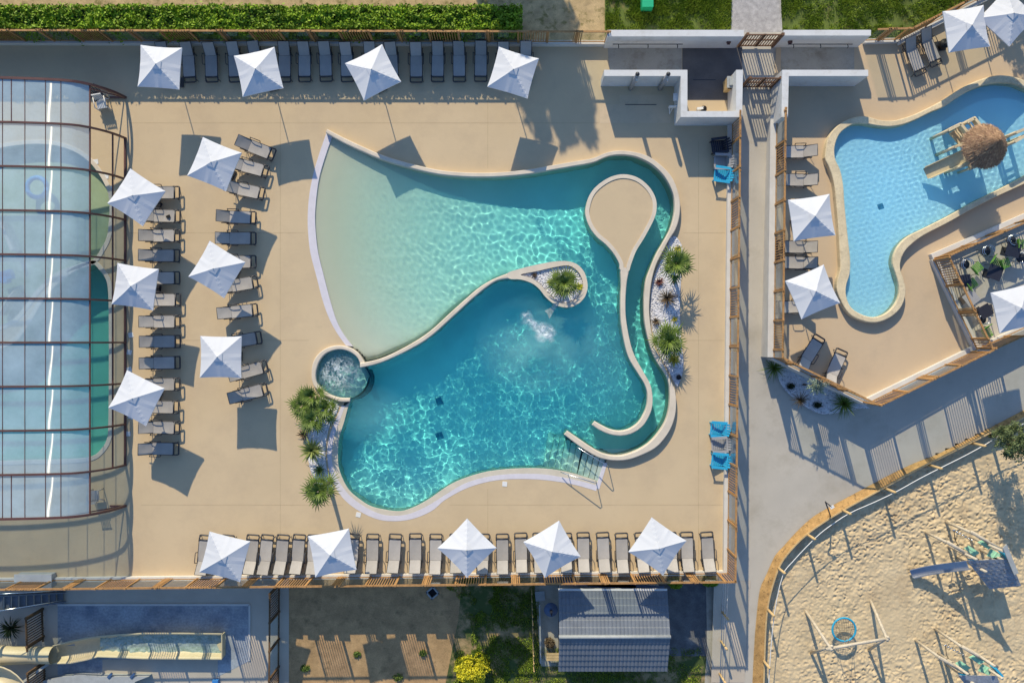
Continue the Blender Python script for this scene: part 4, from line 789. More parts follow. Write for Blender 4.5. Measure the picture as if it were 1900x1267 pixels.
def tub(label, mat, loc, rz, group):
    t = thing('tub_chair', label, 'chair', loc, rz, group); m = M[mat]; m_ = MB(); m_.tube([(.0, 0, .44), (.0, 0, .46)], .24, 18); m_.build('seat', M['dkplastic'] if mat == 'steel' else m, t)
    for zz in (.78, .62): m_ = MB(); m_.tube([(.25*math.cos(a), .27*math.sin(a), zz) for a in np.linspace(.9, 5.4, 15)], .022, 6); m_.build('back_hoop', m, t)
    for a in (.8, 2.4, 3.9, 5.5): m_ = MB(); m_.tube([(.2*math.cos(a), .2*math.sin(a), .78 if 1 < a < 5 else .45), (.24*math.cos(a), .24*math.sin(a), 0)], .016, 6); m_.build('leg', m, t)
    return t
for x, y, a, l in ((1793,490,-60,'white hoop chair nearest the corner of the cafe terrace'),(1832,465,-70,'white hoop chair in the middle of the terrace row'),(1879,445,-20,'white hoop chair furthest right along the terrace fence'),(1824,592,80,'white hoop chair left of the terrace parasol'),(1898,478,180,'white hoop chair cut by the right picture edge')):
    tub(l, 'steel', Vector((*W(x, y, .6)[:2], 0)), R(a), 'hoop chairs on the terrace')
def slatchair(label, loc, rz, group):
    t = thing('slatted_chair', label, 'chair', loc, rz, group); m_ = MB()
    for k in range(6): m_.bar((.22-.085*k, -.23, .45), (.22-.085*k, .23, .45), .055, .02)
    m_.build('seat', M['green'], t); m_ = MB()
    for k in range(6): m_.bar((-.25-.025*k, -.23, .5+.075*k), (-.25-.025*k, .23, .5+.075*k), .02, .055)
    m_.build('backrest', M['green'], t)
    for sx in (-1, 1):
        for sy in (-1, 1): m_ = MB(); m_.tube([(sx*.2, sy*.21, .44), (sx*.25, sy*.23, 0)], .014, 6); m_.build('leg', M['dkplastic'], t)
    return t
for x, y, a, l in ((1816,496,40,'green slatted chair beside the corner hoop chair'),(1806,526,35,'green slatted chair set diagonally by the dark table'),(1852,486,-30,'green slatted chair in the striped shade of the terrace'),(1868,488,20,'second green slatted chair in the striped shade, further right'),(1835,617,-60,'green slatted chair in the lower corner of the terrace'),(1899,452,0,'green slatted chair cut by the right picture edge')):
    slatchair(l, Vector((*W(x, y, .6)[:2], 0)), R(a), 'green chairs on the terrace')
for x, y, a, l, w_ in ((1790,521,8,'dark square table near the corner of the terrace',.62),(1802,553,38,'dark square table turned diagonally on the terrace',.66),(1846,505,-20,'dark table between the green chairs on the terrace',.7),(1828,577,30,'dark table under the left edge of the terrace parasol',.6),(1880,463,-15,'dark table by the right edge of the terrace',.7)):
    t = thing('terrace_table', l, 'table', Vector((*W(x, y, .72)[:2], 0)), R(a), 'tables on the terrace'); m_ = MB(); m_.box((0, 0, .73), (w_, w_, .03)); m_.build('top', M['dkplastic'] if y != 553 else M['greyplastic'], t)
    m_ = MB(); m_.tube([(0, 0, .02), (0, 0, .72)], .035, 8); m_.box((0, 0, .02), (.4, .4, .03)); m_.build('leg', M['metal'], t)

# ------------------------------------------------------------------ glass enclosure
cs = [(75.5,3.14),(112,3.05),(145,2.93),(168,2.81),(187,2.63),(201,2.33),(211,1.98),(222,1.40),(229,.78),(233,0)]
prof = [(W(x, 0)[0], z) for x, z in cs]; prof = [(W(-80, 0)[0], 3.27), (W(0, 0)[0], 3.24)]+prof
sp_ = spline(prof, 8); ys_ = [W(0, y)[1] for y in np.linspace(181, 937.5, 11)]
left = [(2*W(-80, 0)[0]-x, z) for x, z in prof[::-1]][:-1]; full_ = [(p[0], p[1]) for p in spline(left, 2)]+sp_
en = thing('pool_enclosure', 'arched glass and bronze pool enclosure at the left edge', 'enclosure', (W(60, 0)[0], (ys_[0]+ys_[-1])/2, 0)); eo = en.location
for i, y in enumerate(ys_):
    m_ = MB(); P_ = [(x-eo.x, y-eo.y, max(z, 0)) for x, z in full_]
    for a, b_ in zip(P_[:-1], P_[1:]): m_.bar(a, b_, .11 if i in (0, 10) else .085, .12)
    m_.build('rib', M['bronze'], en)
def panel(x0, z0, x1, z1, ya, yb, mat, nm, bow=0, n=4, my=6):
    X, Y = np.meshgrid(np.linspace(0, 1, n), np.linspace(0, 1, my)); m_ = MB(); m_.grid(x0+(x1-x0)*X-eo.x, ya+(yb-ya)*Y-eo.y, z0+(z1-z0)*X+bow*np.sin(np.pi*Y)*1.0, smooth=True); m_.build(nm, mat, en)
xz = lambda x: (x, float(np.interp(x, [q[0] for q in sp_], [q[1] for q in sp_])))
def roofsheet(xa, xb, ya, yb, mat, nm, bow):
    n = 40; xs_ = np.linspace(xa, xb, n); X, Y = np.meshgrid(xs_, np.linspace(ya, yb, 14)); Z = np.interp(X, [q[0] for q in sp_], [q[1] for q in sp_])
    m_ = MB(); m_.grid(X-eo.x, Y-eo.y, Z+bow*np.sin(np.pi*(Y-ya)/(yb-ya)), smooth=True); m_.build(nm, mat, en)
xroof = W(207, 0)[0]
for i in range(10):
    ya, yb = ys_[i]-.05, ys_[i+1]+.05
    roofsheet(W(-200, 0)[0], xroof-.03, ya, yb, M['poly'], 'roof_panel', .007)
for x_ in (75.5, 112, 145, 169, 207, 227):
    q = xz(W(x_, 0)[0]); big = x_ in (207, 227); m_ = MB(); e0, e1 = (0, 10) if x_ != 227 else (1, 9); m_.bar((q[0]-eo.x, ys_[e0]-eo.y, q[1]+.01), (q[0]-eo.x, ys_[e1]-eo.y, q[1]+.01), .06 if big else .024, .07 if big else .03); m_.build('purlin', M['bronze'], en)
for i in (0, 9): 
    q = xz(W(100, 0)[0]); m_ = MB(); xx = W(90, 0)[0]; m_.bar((xx-eo.x, ys_[i]-eo.y, xz(xx)[1]), (xx-eo.x, ys_[i+1]-eo.y, xz(xx)[1]), .035, .04); m_.build('purlin', M['bronze'], en)
for i in (0, 10):
    m_ = MB(); a, b_ = xz(W(207, 0)[0]), xz(W(224, 0)[0]); m_.bar((a[0]-eo.x, ys_[i]-eo.y, a[1]-.1), (W(233, 0)[0]-eo.x, ys_[i]-eo.y, .1), .06, .06); m_.bar((W(170, 0)[0]-eo.x, ys_[i]-eo.y, 2.55), (W(228, 0)[0]-eo.x, ys_[i]-eo.y, .12), .05, .05); m_.bar((W(205, 0)[0]-eo.x, ys_[i]-eo.y, .06), (W(233, 0)[0]-eo.x, ys_[i]-eo.y, .06), .08, .08); m_.build('end_brace', M['bronze'], en)
m_ = MB(); m_.bar((W(233, 0)[0]-eo.x, ys_[1]-eo.y, .05), (W(233, 0)[0]-eo.x, ys_[9]-eo.y, .05), .09, .1); m_.build('ground_rail', M['bronze'], en)
# things around the covered pools
m_ = MB(); p_ = W(70, 348); m_.tube([(p_.x+.5*math.cos(a), p_.y+.5*math.sin(a), .06) for a in np.linspace(0, 6.28, 16)], .12, 8); m_.single('inflatable_ring', M['bluebox'], 'blue floating ring in the pale lagoon under the enclosure', 'pool toy')
m_ = MB(); p_ = W(12, 512); m_.box((p_.x, p_.y, .12), (.8, .45, .3), .3); m_.box((p_.x+.1, p_.y-.25, .2), (.3, .2, .4), .3); m_.single('blue_float', M['bluebox'], 'blue float at the left edge under the enclosure', 'pool toy')
for pts, l in (([(4,414),(14,440),(25,466)], 'short pale handrail wall in the covered lagoon'), ([(0,585),(14,560),(30,540)], 'pale handrail by the left edge of the covered lagoon')):
    m_ = MB(); m_.loft(WL(spline(pts, 4)), WL(spline([(x+6, y-3) for x, y in pts], 4)), -.4, .3, .03); m_.single('low_wall', M['coping'], l, 'wall')
SK = [(178,300),(197,327),(206,350),(243,621),(240,653),(240,685),(243,772),(238,804),(936.5,897),(665,954)]
SL = ['inside the enclosure, nearest its top', 'inside the enclosure beside the lagoon coping', 'beside the topmost left parasol', 'east of the enclosure, topmost of three close together', 'east of the enclosure, middle of three close together', 'east of the enclosure, lowest of three close together', 'under the lowest left parasol', 'east of the enclosure below the lowest parasol', 'south of the pool edge near the entry steps', 'south-west of the deep pool']
for (x, y), l in zip(SK, SL):
    m_ = MB(); p_ = W(x, y); m_.box((p_.x, p_.y, .006), (.24, .24, .02), rnd.uniform(-.4, .4)); m_.single('skimmer_lid', M['plastic'], 'small white square lid '+l, 'lid', 'white skimmer lids')
# handrails at the entry steps
for (ax, ay, bx_, by_, l) in ((1067,826,1125,859,'upper steel handrail along the hook wall at the entry steps'),(1040,874,1103,890,'lower steel handrail at the entry steps')):
    A, B = W(ax, ay), W(bx_, by_); t = thing('handrail', l, 'handrail', B, 0, 'handrails at the entry steps'); o = t.location; d = A-B
    m_ = MB(); m_.tube([d*-.04+Vector((0, 0, 0)), Vector((0, 0, .85)), Vector((0, 0, .9))+d*.06, d*.9+Vector((0, 0, .35)), d+Vector((0, 0, .2))], .022, 8); m_.build('rail', M['steel'], t)
    m_ = MB(); m_.tube([d*.78+Vector((0, 0, -.9)), d*.78+Vector((0, 0, .43))], .02, 8); m_.build('post', M['steel'], t)
# fountain at the planter
t = thing('water_spout', 'small white sheet of water falling from the planter into the deep pool', 'fountain', W(1026, 568)); o = t.location; m_ = MB()
A = W(1031, 563)-o; m_.add([A+Vector((-.12, .02, .24)), A+Vector((.1, -.1, .24)), A+Vector((-.05, -.3, .05)), A+Vector((-.22, -.18, .05)), A+Vector((-.55, -.35, -.03)), A+Vector((-.3, -.75, -.03))], [(0, 1, 2, 3), (3, 2, 5, 4)]); m_.build('sheet_of_water', M['flumewater'], t)
m_ = MB(); m_.box(A+Vector((0, .02, .27)), (.3, .2, .03), -.7); m_.build('spout', M['steel'], t)

# ------------------------------------------------------------------ gravel beds and plants
bedE = [(1243,441),(1253,438),(1264,452),(1268,472),(1265,500),(1262,560),(1263,620),(1268,665),(1267,690),(1258,716),(1252,712),(1245,698),(1238,684),(1226,664),(1217,643),(1210,612),(1206,578),(1207,548),(1211,520),(1221,492),(1234,468)]
bedW = [(572,747),(600,738),(628,748),(624,768),(612,790),(606,815),(604,846),(609,878),(620,905),(606,903),(590,896),(577,875),(570,840),(568,805),(567,775)]
bedK = [(1431,664),(1604,748),(1598,757),(1560,764),(1525,768),(1490,752),(1455,722),(1438,690)]
def pebbles(poly, z, n, seed, label, s0=.022, s1=.05):
    P = [tuple(v[:2]) for v in WL(poly, z)]; r = np.random.RandomState(seed); A = np.array(P); X = r.uniform(A[:, 0].min(), A[:, 0].max(), n); Y = r.uniform(A[:, 1].min(), A[:, 1].max(), n)
    k = inside(X, Y, offset_poly(P, .03)); X, Y = X[k], Y[k]; m = len(X); S = r.uniform(s0, s1, m); a = r.uniform(0, 6.28, m); t = r.uniform(-.5, .5, m)
    O = np.array([(1, 0, 0), (.31, .95, 0), (-.81, .59, 0), (-.81, -.59, 0), (.31, -.95, 0), (.35, .3, .62), (-.4, .1, .66), (.1, -.4, .6)]); V = O[None]*S[:, None, None]*np.array([1, .75, .7])
    ca, sa = np.cos(a)[:, None], np.sin(a)[:, None]; x = V[..., 0]*ca-V[..., 1]*sa; y = V[..., 0]*sa+V[..., 1]*ca; zz = V[..., 2]+x*np.sin(t)[:, None]*.6
    V = np.stack([x+X[:, None], y+Y[:, None], zz+z+.004+r.uniform(0, .03, m)[:, None]], -1).reshape(-1, 3)
    F = [(0, 1, 5), (1, 6, 5), (1, 2, 6), (2, 3, 6), (3, 7, 6), (3, 4, 7), (4, 5, 7), (4, 0, 5), (5, 6, 7)]; F = (np.arange(m)[:, None, None]*8+np.array(F)[None]).reshape(-1, 3)
    m_ = MB(); m_.add(V.tolist(), F.tolist()); tag(m_.build('white_gravel', M['pebble']), label, 'gravel', None, 'stuff')
for poly, z, l, n, sd in ((bedE, .012, 'white gravel bed between the lazy river and the east deck', 13000, 1), (bedW, .012, 'white gravel bed with palms left of the deep pool', 11000, 2)):
    sheet('gravel_bed', spline(poly, 3, True), z, M['bed'], l.replace('white gravel', 'base of the white gravel'), 'gravel bed'); pebbles(spline(poly, 3, True), z, n, sd, l)
pebbles(plant_in, .16, 5200, 3, 'white gravel inside the teardrop planter')
zK = -.85; sheet('gravel_bed', spline(bedK, 2, True), zK, M['bed'], 'base of the shaded gravel bed below the small pool deck', 'gravel bed'); pebbles(spline(bedK, 2, True), zK, 15000, 4, 'shaded white gravel below the small pool deck')
def clump(name, label, c_, pts, size, seed, mat):
    z0 = min(p[2] for p in pts); t = thing(name, label, 'plant', (c_.x, c_.y, z0)); m_ = MB(); m_.tube([(0, 0, -.06), (0, 0, .12)], [.05, .03], 7); m_.build('stem', M['trunk'], t)
    m_ = MB(); foliage(m_, [(p[0]-c_.x, p[1]-c_.y, p[2]-z0) for p in pts], size, seed); m_.build('leaves', M[mat], t)
def leafblade(mb, o, az, el, Ln, wd, droop, fold=.25, seg=5, mi=0):
    d = Vector((math.cos(az), math.sin(az), 0)); s = Vector((-d.y, d.x, 0)); vs = []; p = Vector(o); e = el
    for k in range(seg+1):
        t = k/seg; w = wd*(.55+.9*t if t < .45 else (1-t)/.55*.96+.02); vs += [p-s*w+Vector((0, 0, w*fold)), p, p+s*w+Vector((0, 0, w*fold))]
        p = p+(d*math.cos(e)+Vector((0, 0, math.sin(e))))*(Ln/seg); e -= droop/seg
    fs = []
    for k in range(seg): a = k*3; fs += [(a, a+1, a+4, a+3), (a+1, a+2, a+5, a+4)]
    mb.add(vs, fs, mi, True)
def rosette(name, label, cat, loc, n, Ln, wd, mat, seed, stem=.1, droop=1.1, elmin=.05, elmax=1.45, group=None):
    r = random.Random(seed); t = thing(name, label, cat, loc, 0, group); m_ = MB(); m_.tube([(0, 0, -.02), (.02, 0, stem*.6), (0, 0, stem)], [.07, .06, .05], 8); m_.build('stem', M['trunk'], t); m_ = MB()
    for k in range(n):
        el = elmin+(elmax-elmin)*(k/n)**.8; leafblade(m_, (0, 0, stem), k*2.39996+r.uniform(-.2, .2), el, Ln*r.uniform(.65, 1.12), wd*1.35*r.uniform(.8, 1.1), droop*r.uniform(.6, 1.2))
    m_.build('leaves', M[mat], t); return t
def fanpalm(label, loc, nf, rad, height, mat, seed, trunks=1, spread=.0, name='fan_palm', group=None):
    r = random.Random(seed); t = thing(name, label, 'palm', loc, 0, group)
    for j in range(trunks):
        a0 = j*6.28/max(trunks, 1)+r.uniform(-.4, .4); ox, oy = spread*math.cos(a0)*(trunks > 1), spread*math.sin(a0)*(trunks > 1); hgt = height*r.uniform(.75, 1.15)
        m_ = MB(); m_.tube([(ox*.3, oy*.3, -.03), (ox*.7, oy*.7, hgt*.5), (ox, oy, hgt)], [.12, .09, .08], 9); m_.build('trunk', M['trunk'], t); m_ = MB()
        for k in range(nf):
            az = k*2.39996+r.uniform(-.25, .25); el = 1.35-1.55*(k/nf)+r.uniform(-.1, .1); L0 = rad*(.16+.42*(k/nf)**.8)*r.uniform(.85, 1.15); d = Vector((math.cos(az)*math.cos(el), math.sin(az)*math.cos(el), math.sin(el))); o = Vector((ox, oy, hgt)); c = o+d*L0
            m_.tube([o, o+d*L0*.5, c], .008, 4); nb = 11
            for q in range(nb):
                u = (q-(nb-1)/2)/(nb-1)*2; az2 = az+u*1.75; leafblade(m_, c, az2, el*.8-.1*abs(u)+r.uniform(-.15, .15), rad*.62*(1-.3*abs(u))*r.uniform(.8, 1.15), .036, .55, .3, 3)
        m_.build('fronds', M[mat], t)
    return t
def at(x, y, z=0.0, zc=.8):
    p_ = W(x, y, z+zc); return Vector((p_.x, p_.y, z))
fanpalm('large clump of fan palms beside the spa', at(583, 756), 11, .86, .9, 'palm', 11, 4, .56)
fanpalm('fan palm at the lower end of the west gravel bed with a long trunk shadow', at(594, 908, 0, 1.9), 17, .98, 2.0, 'palm', 12)
rosette('yucca', 'spiky light green yucca in the middle of the west gravel bed', 'yucca', at(578, 835), 90, .80, .036, 'yucca', 13, .6, .6)
rosette('agave', 'small dark spiky plant between the palms and the yucca', 'plant', at(562, 806, 0, .2), 22, .40, .03, 'flax', 14, .08)
c_ = W(574, 796); clump('dried_plant', 'small round brown plant below the palm clump', c_, [(c_.x+rnd.gauss(0, .05), c_.y+rnd.gauss(0, .05), .1+rnd.gauss(0, .04)) for _ in range(300)], .05, 15, 'trunk')
rosette('dark_grass_plant', 'dark thin grass plant between the yucca and the lower palm', 'plant', at(592, 872, 0, .2), 60, .5, .012, 'palm', 16, .05)
fanpalm('fan palm growing in the teardrop planter', at(1047, 525, .16, .9), 18, .92, .75, 'palm', 17)
rosette('yellow_plant', 'yellow plant left of the planter palm', 'plant', at(1021, 523, .16, .15), 26, .24, .022, 'yellowleaf', 18, .05)
rosette('yellow_plant', 'yellow green plant right of the planter palm', 'plant', at(1075, 532, .16, .15), 30, .28, .02, 'bushleaf', 19, .05)
c_ = W(992, 510, .2); clump('dried_plant', 'small round dark plant in the narrow tip of the planter', c_, [(c_.x+rnd.gauss(0, .06), c_.y+rnd.gauss(0, .06), .24+rnd.gauss(0, .04)) for _ in range(320)], .05, 20, 'trunk')
fanpalm('fan palm at the upper end of the east gravel bed', at(1254, 490, 0, 1.3), 17, .98, 1.25, 'palm', 21)
fanpalm('fan palm in the lower half of the east gravel bed', at(1242, 632, 0, 1.0), 20, 1.0, .95, 'palm', 22)
rosette('bronze_flax', 'spiky bronze flax in the middle of the east gravel bed', 'plant', at(1239, 553, 0, .4), 70, .68, .017, 'flax', 23, .1, .5)
rosette('red_plant', 'small dark red plant above the bronze flax', 'plant', at(1224, 523, 0, .2), 34, .32, .02, 'redleaf', 24, .06)
rosette('red_plant', 'tiny brown plant right of the dark red one', 'plant', at(1251, 522, 0, .1), 22, .18, .02, 'flax', 25, .04)
rosette('bronze_plant', 'small brown spiky plant left of the little yellow one', 'plant', at(1218, 596, 0, .2), 40, .36, .014, 'flax', 26, .05)
rosette('yellow_plant', 'little yellow plant above the lower palm of the east bed', 'plant', at(1252, 592, 0, .15), 22, .24, .02, 'yellowleaf', 27, .05)
rosette('yucca', 'yellow striped yucca below the lower palm of the east bed', 'yucca', at(1251, 666, 0, .3), 60, .46, .024, 'yellowleaf', 28, .15, .8)
rosette('yucca', 'yellow yucca at the upper tip of the east gravel bed', 'yucca', at(1258, 462, 0, .2), 34, .32, .02, 'yellowleaf', 29, .1)
m_ = MB(); c_ = W(1258, 699); m_.tube([(c_.x, c_.y, .0), (c_.x, c_.y, .22)], [.1, .13], 12); m_.single('black_pot', M['black'], 'black pot at the lower tip of the east gravel bed', 'pot')
rosette('dark_grass_plant', 'dark spiky grass in the upper corner of the shaded bed', 'plant', at(1438, 682, zK, .4), 80, .85, .014, 'palm', 30, .1, .8)
rosette('dark_grass_plant', 'dark spiky grass at the lower end of the shaded bed', 'plant', at(1568, 748, zK, .4), 110, .95, .014, 'palm', 31, .1, .9)
rosette('bronze_flax', 'bronze flax at the left edge of the shaded bed', 'plant', at(1486, 742, zK, .3), 50, .6, .014, 'flax', 32, .1, .6)
for x, y, l in ((1466, 716, 'left one of two dark round plants in the shaded bed'), (1516, 751, 'right one of two dark round plants in the shaded bed')):
    c_ = W(x, y, zK); clump('dark_plant', l, c_, [(c_.x+rnd.gauss(0, .1), c_.y+rnd.gauss(0, .07), zK+.1+rnd.gauss(0, .05)) for _ in range(500)], .06, x, 'leafcore')
t = thing('olive_tree', 'small feathery silver olive tree rising beside the corner fence', 'tree', at(1518, 717, zK, 2.1)); m_ = MB(); m_.tube([(0, 0, 0), (.03, 0, .9), (0, .02, 1.9)], [.05, .04, .02], 7); m_.build('stem', M['trunk'], t)
r_ = np.random.RandomState(33); P = []
for k in range(60):
    a = r_.uniform(0, 6.28); e = r_.uniform(.1, 1.4); Lq = r_.uniform(.35, .6)
    for q in range(26): s_ = .25+.75*q/26; P.append((math.cos(a)*math.cos(e)*Lq*s_*1.25+r_.normal(0, .03), math.sin(a)*math.cos(e)*Lq*s_+r_.normal(0, .03), .75+1.0+math.sin(e)*Lq*s_))
m_ = MB(); foliage(m_, P, .075, 34); m_.build('leaves', M['silver'], t)
def bush(name, label, cat, loc, rx, ry, rz_, n, leaf, mat, seed, core=None):
    t = thing(name, label, cat, loc); r = np.random.RandomState(seed); nc = 44; C = []
    for k in range(nc):
        v = r.normal(size=3); v[2] = abs(v[2]); v /= np.linalg.norm(v); C.append((v[0]*rx*.72, v[1]*ry*.72, v[2]*rz_*.75, min(rx, ry)*r.uniform(.2, .38)))
    C = np.array(C); i = r.randint(0, nc, n); d = r.normal(size=(n, 3)); d /= np.linalg.norm(d, axis=1)[:, None]; P = C[i, :3]+d*C[i, 3:4]*r.uniform(.7, 1.1, n)[:, None]
    m_ = MB()
    for k in range(9): a = k*.7; m_.tube([(0, 0, -.05), (rx*.3*math.cos(a), ry*.3*math.sin(a), rz_*.35), (rx*.55*math.cos(a), ry*.55*math.sin(a), rz_*.55)], [.03, .02, .008], 5)
    m_.build('branches', M['trunk'], t); m_ = MB(); foliage(m_, P, leaf, seed+1); m_.build('leaves', M[mat], t); return t
bush('golden_bush', 'bright yellow green bush at the bottom edge of the picture', 'bush', at(876, 1246, -1.9, .8), 1.05, .85, 1.5, 9000, .10, 'bushleaf', 41)
for x, y, s_, l in ((852,1215,.35,'low green shrub behind the golden bush'),(565,1240,.28,'small bright green weed on the dirt yard, left'),(738,1257,.3,'small pale green weed on the dirt yard near the bottom edge'),(785,1212,.25,'small green weed in the batten shadows of the dirt yard'),(662,1215,.22,'tiny weed in the middle of the dirt yard')):
    bush('weed', l, 'plant', at(x, y, -1.9, .15), s_, s_*.8, s_*.7, 420, .07, 'palm', x)
bush('dark_bush', 'leafy dark shrub under the south fence near its right end', 'bush', at(1257, 1086, -1.9, .8), .45, .3, .9, 1500, .12, 'leafdark', 45); bush('dark_bush', 'second leafy dark shrub under the south fence, by the corner', 'bush', at(1322, 1082, -1.9, .8), .6, .3, .9, 1800, .12, 'leafdark', 46)
bush('brown_shrub', 'dry brown shrub on the terrace west of the chalet', 'bush', at(1020, 1194, -1.87, .3), .3, .3, .5, 900, .07, 'flax', 47)
tree('olive_tree', 'small feathery olive green tree cut by the right edge above the sand', at(1888, 818, -1.5, 2.4), 3.4, .82, 93, n=6500, leaf=.11, mat='olive', trunk=.1, crown0=.45)
rosette('bamboo_clump', 'dark leafy clump under the fence in the lower left corner', 'plant', at(20, 1165, -1.9, .4), 70, .8, .022, 'leafcore', 48, .3)
# ------------------------------------------------------------------ thatched play hut in the small pool
t = thing('play_hut', 'water play platform with a thatched conical roof in the small pool', 'play hut', (*W(1832, 268, 1.0)[:2], -.25)); o = t.location
hc = W(1838, 267, 2.6)-o; hc.z = 0
for k, (r0, z0, r1, z1) in enumerate(((1.06, 2.35, .66, 2.78), (.76, 2.70, .38, 3.12), (.46, 3.05, .03, 3.62))):
    m_ = MB(); N = 150; rr = random.Random(k); vs = []
    for ring, (r_, z_) in enumerate(((r0, z0), (r0*.66+r1*.34, z0*.66+z1*.34), (r0*.33+r1*.67, z0*.33+z1*.67), (r1, z1))):
        for q in range(N):
            a = 2*math.pi*q/N; j = rr.uniform(-.035, .03)*(1.5 if ring == 0 else .6); vs.append((hc.x+(r_+j)*math.cos(a), hc.y+(r_+j)*math.sin(a), z_+rr.uniform(-.02, .02)+(.0 if q % 2 else .02)))
    m_.add(vs, [(a*N+q, a*N+(q+1) % N, (a+1)*N+(q+1) % N, (a+1)*N+q) for a in range(3) for q in range(N)])
    r2 = np.random.RandomState(k+5); n = 2600
    for q in range(n):
        a = r2.uniform(0, 6.283); s_ = r2.rand()**.6; r_ = r1+(r0-r1)*s_; z_ = z1+(z0-z1)*s_; Ls = r2.uniform(.1, .22); w_ = .007; d = Vector((math.cos(a), math.sin(a), 0)); e = Vector((-d.y, d.x, 0)); p0 = hc+d*r_+Vector((0, 0, z_+.02)); sl = Vector((d.x*(r0-r1), d.y*(r0-r1), z0-z1)).normalized(); p1 = p0+sl*Ls+e*r2.normal(0, .02)
        m_.add([p0-e*w_, p0+e*w_, p1+Vector((0, 0, .015))], [(0, 1, 2)], 1 if r2.rand() < .4 else 0)
    m_.build('thatch_tier', [M['thatch'], M['thatchdark']], t)
m_ = MB(); m_.tube([hc+Vector((0, 0, 3.58)), hc+Vector((0, 0, 3.72))], [.05, .02], 8); m_.build('finial', M['thatchdark'], t)
m_ = MB(); m_.tube([hc+Vector((0, 0, 0)), hc+Vector((0, 0, 3.4))], .09, 10); m_.build('post', M['trunk'], t)
ax = Vector((.9, .43, 0)).normalized(); ay = Vector((-ax.y, ax.x, 0))
def hp(x, y, z): q = W(x, y, z)-o; q.z = z-o.z; return q
m_ = MB(); pts = [hp(1786,279,1.05),hp(1802,315,1.05),hp(1842,297,1.05),hp(1830,262,1.05)]; m_.solid([(p_.x, p_.y) for p_ in pts], [], 1.15, 1.3, bottom=True); m_.build('platform', M['deck'], t)
m_ = MB(); pts = [hp(1764,246,.9),hp(1781,236,.9),hp(1800,262,.9),hp(1786,272,.9)]; m_.solid([(p_.x, p_.y) for p_ in pts], [], .95, 1.05, bottom=True); m_.build('lower_platform', M['deck'], t)
for pl_ in ([(1757,243),(1780,231),(1803,258)], [(1768,274),(1800,260)], [(1792,228),(1806,220),(1818,236)], [(1785,308),(1812,298)], [(1882,247),(1905,238)], [(1880,264),(1905,250)]):
    m_ = MB(); q = [hp(x, y, 1.45) for x, y in pl_]
    for a, b_ in zip(q[:-1], q[1:]):
        m_.bar(a, b_, .13, .30)
        m_.bar(a-Vector((0, 0, .5)), b_-Vector((0, 0, .5)), .07, .07)
    for a in q: m_.tube([Vector((a.x, a.y, 0)), a+Vector((0, 0, .12))], .08, 8)
    m_.build('railing', M['kcoping'], t)
S0, S1 = hp(1790,289,1.35), hp(1717,322,.35); sd = (S1-S0); side = Vector((-sd.y, sd.x, 0)).normalized()
m_ = MB(); X_ = []
for k in range(9):
    tt = k/8; c_ = S0.lerp(S1, tt)+Vector((0, 0, -.12*math.sin(tt*math.pi))); X_.append(c_)
vs = [c_+side*u+Vector((0, 0, h_)) for c_ in X_ for u, h_ in ((-.33, .2), (-.29, .2), (-.27, 0), (.27, 0), (.29, .2), (.33, .2))]
m_.add(vs, [(a*6+q, a*6+q+1, a*6+7+q, a*6+6+q) for a in range(8) for q in range(5)]); m_.build('slide', M['cream'], t)
m_ = MB(); m_.bar(hp(1770,306,.5)-Vector((0, 0, .0)), Vector((hp(1770,306,.5).x, hp(1770,306,.5).y, 0)), .08, .08)
for x, y in ((1800,312),(1838,293),(1790,281)): q = hp(x, y, 1.0); m_.bar(Vector((q.x, q.y, 0)), Vector((q.x, q.y, 1.2)), .09, .09)
m_.build('supports', M['kcoping'], t)

# ------------------------------------------------------------------ playground edge, swing, towers
m_ = MB(); rr = [Vector(r_) for r_ in rim]
A_ = [(r_.x, r_.y) for r_ in rr]; m_2 = MB()
for a, b_ in zip(rr[:-1], rr[1:]): m_.bar(a+Vector((0, 0, -.3)), b_+Vector((0, 0, -.3)), .07, .64)
m_.single('timber_edging', M['post'], 'curved timber edging holding the earth bank around the sand', 'edging')
for (x, y, dx, dy), l in zip(((1572,949,-8,-5),(1655,909,-8,-5),(1741,865,-8,-4),(1822,823,-9,-3),(1506,996,-7,-5),(1450,1059,-7,-6),(1430,1138,-6,-5),(1422,1235,-5,-6)), ('third','fourth','fifth','sixth','second','first','just below the bend','lowest')):
    zb = -Dpath(y)+.1; zt = zb+1.15; p_ = W(x+6, y+4, zt); zb -= .25
    m_ = MB(); m_.tube([(p_.x, p_.y, zb), (p_.x+.01, p_.y, zt)], [.075, .065], 12); m_.single('edge_post', M['post'], {'first': 'round timber post at the bend of the sand edge', 'just below the bend': 'round timber post just below the bend of the sand edge', 'lowest': 'lowest round timber post of the sand edge'}.get(l, f'{l} round timber post along the sand edge from the bend'), 'post', 'posts around the sand')
rail_px = [(1426,1290),(1428,1235),(1437,1136),(1452,1068),(1470,1042),(1512,998),(1540,975),(1577,951),(1620,932),(1662,912),(1705,888),(1748,866),(1790,845),(1830,823),(1870,798),(1900,785),(1960,755)]
m_ = MB(); m_.tube([W(x, y, -Dpath(y)+.95) for x, y in spline(rail_px, 3)], .022, 6); m_.single('rail', M['plastic'], 'thin pale handrail following the sand edge', 'handrail')
t = thing('bent_post', 'thin black angled post with a small white sign on the bank', 'sign', W(1541, 957, -1.2)); o = t.location
m_ = MB(); m_.tube([(0, 0, 0), W(1537, 945, -.3)-o, W(1531.5, 930, .2)-o], .035, 7); m_.tube([W(1531.5, 930, .2)-o, W(1543, 940, .15)-o], .025, 6); m_.build('post', M['metal'], t); m_ = MB(); m_.box(W(1544, 940, .15)-o, (.2, .14, .04), .5); m_.build('sign', M['plastic'], t)
zs = -1.85
t = thing('nest_swing', 'log swing frame with a round blue nest seat', 'swing', W(1560, 1160, zs)); o = t.location
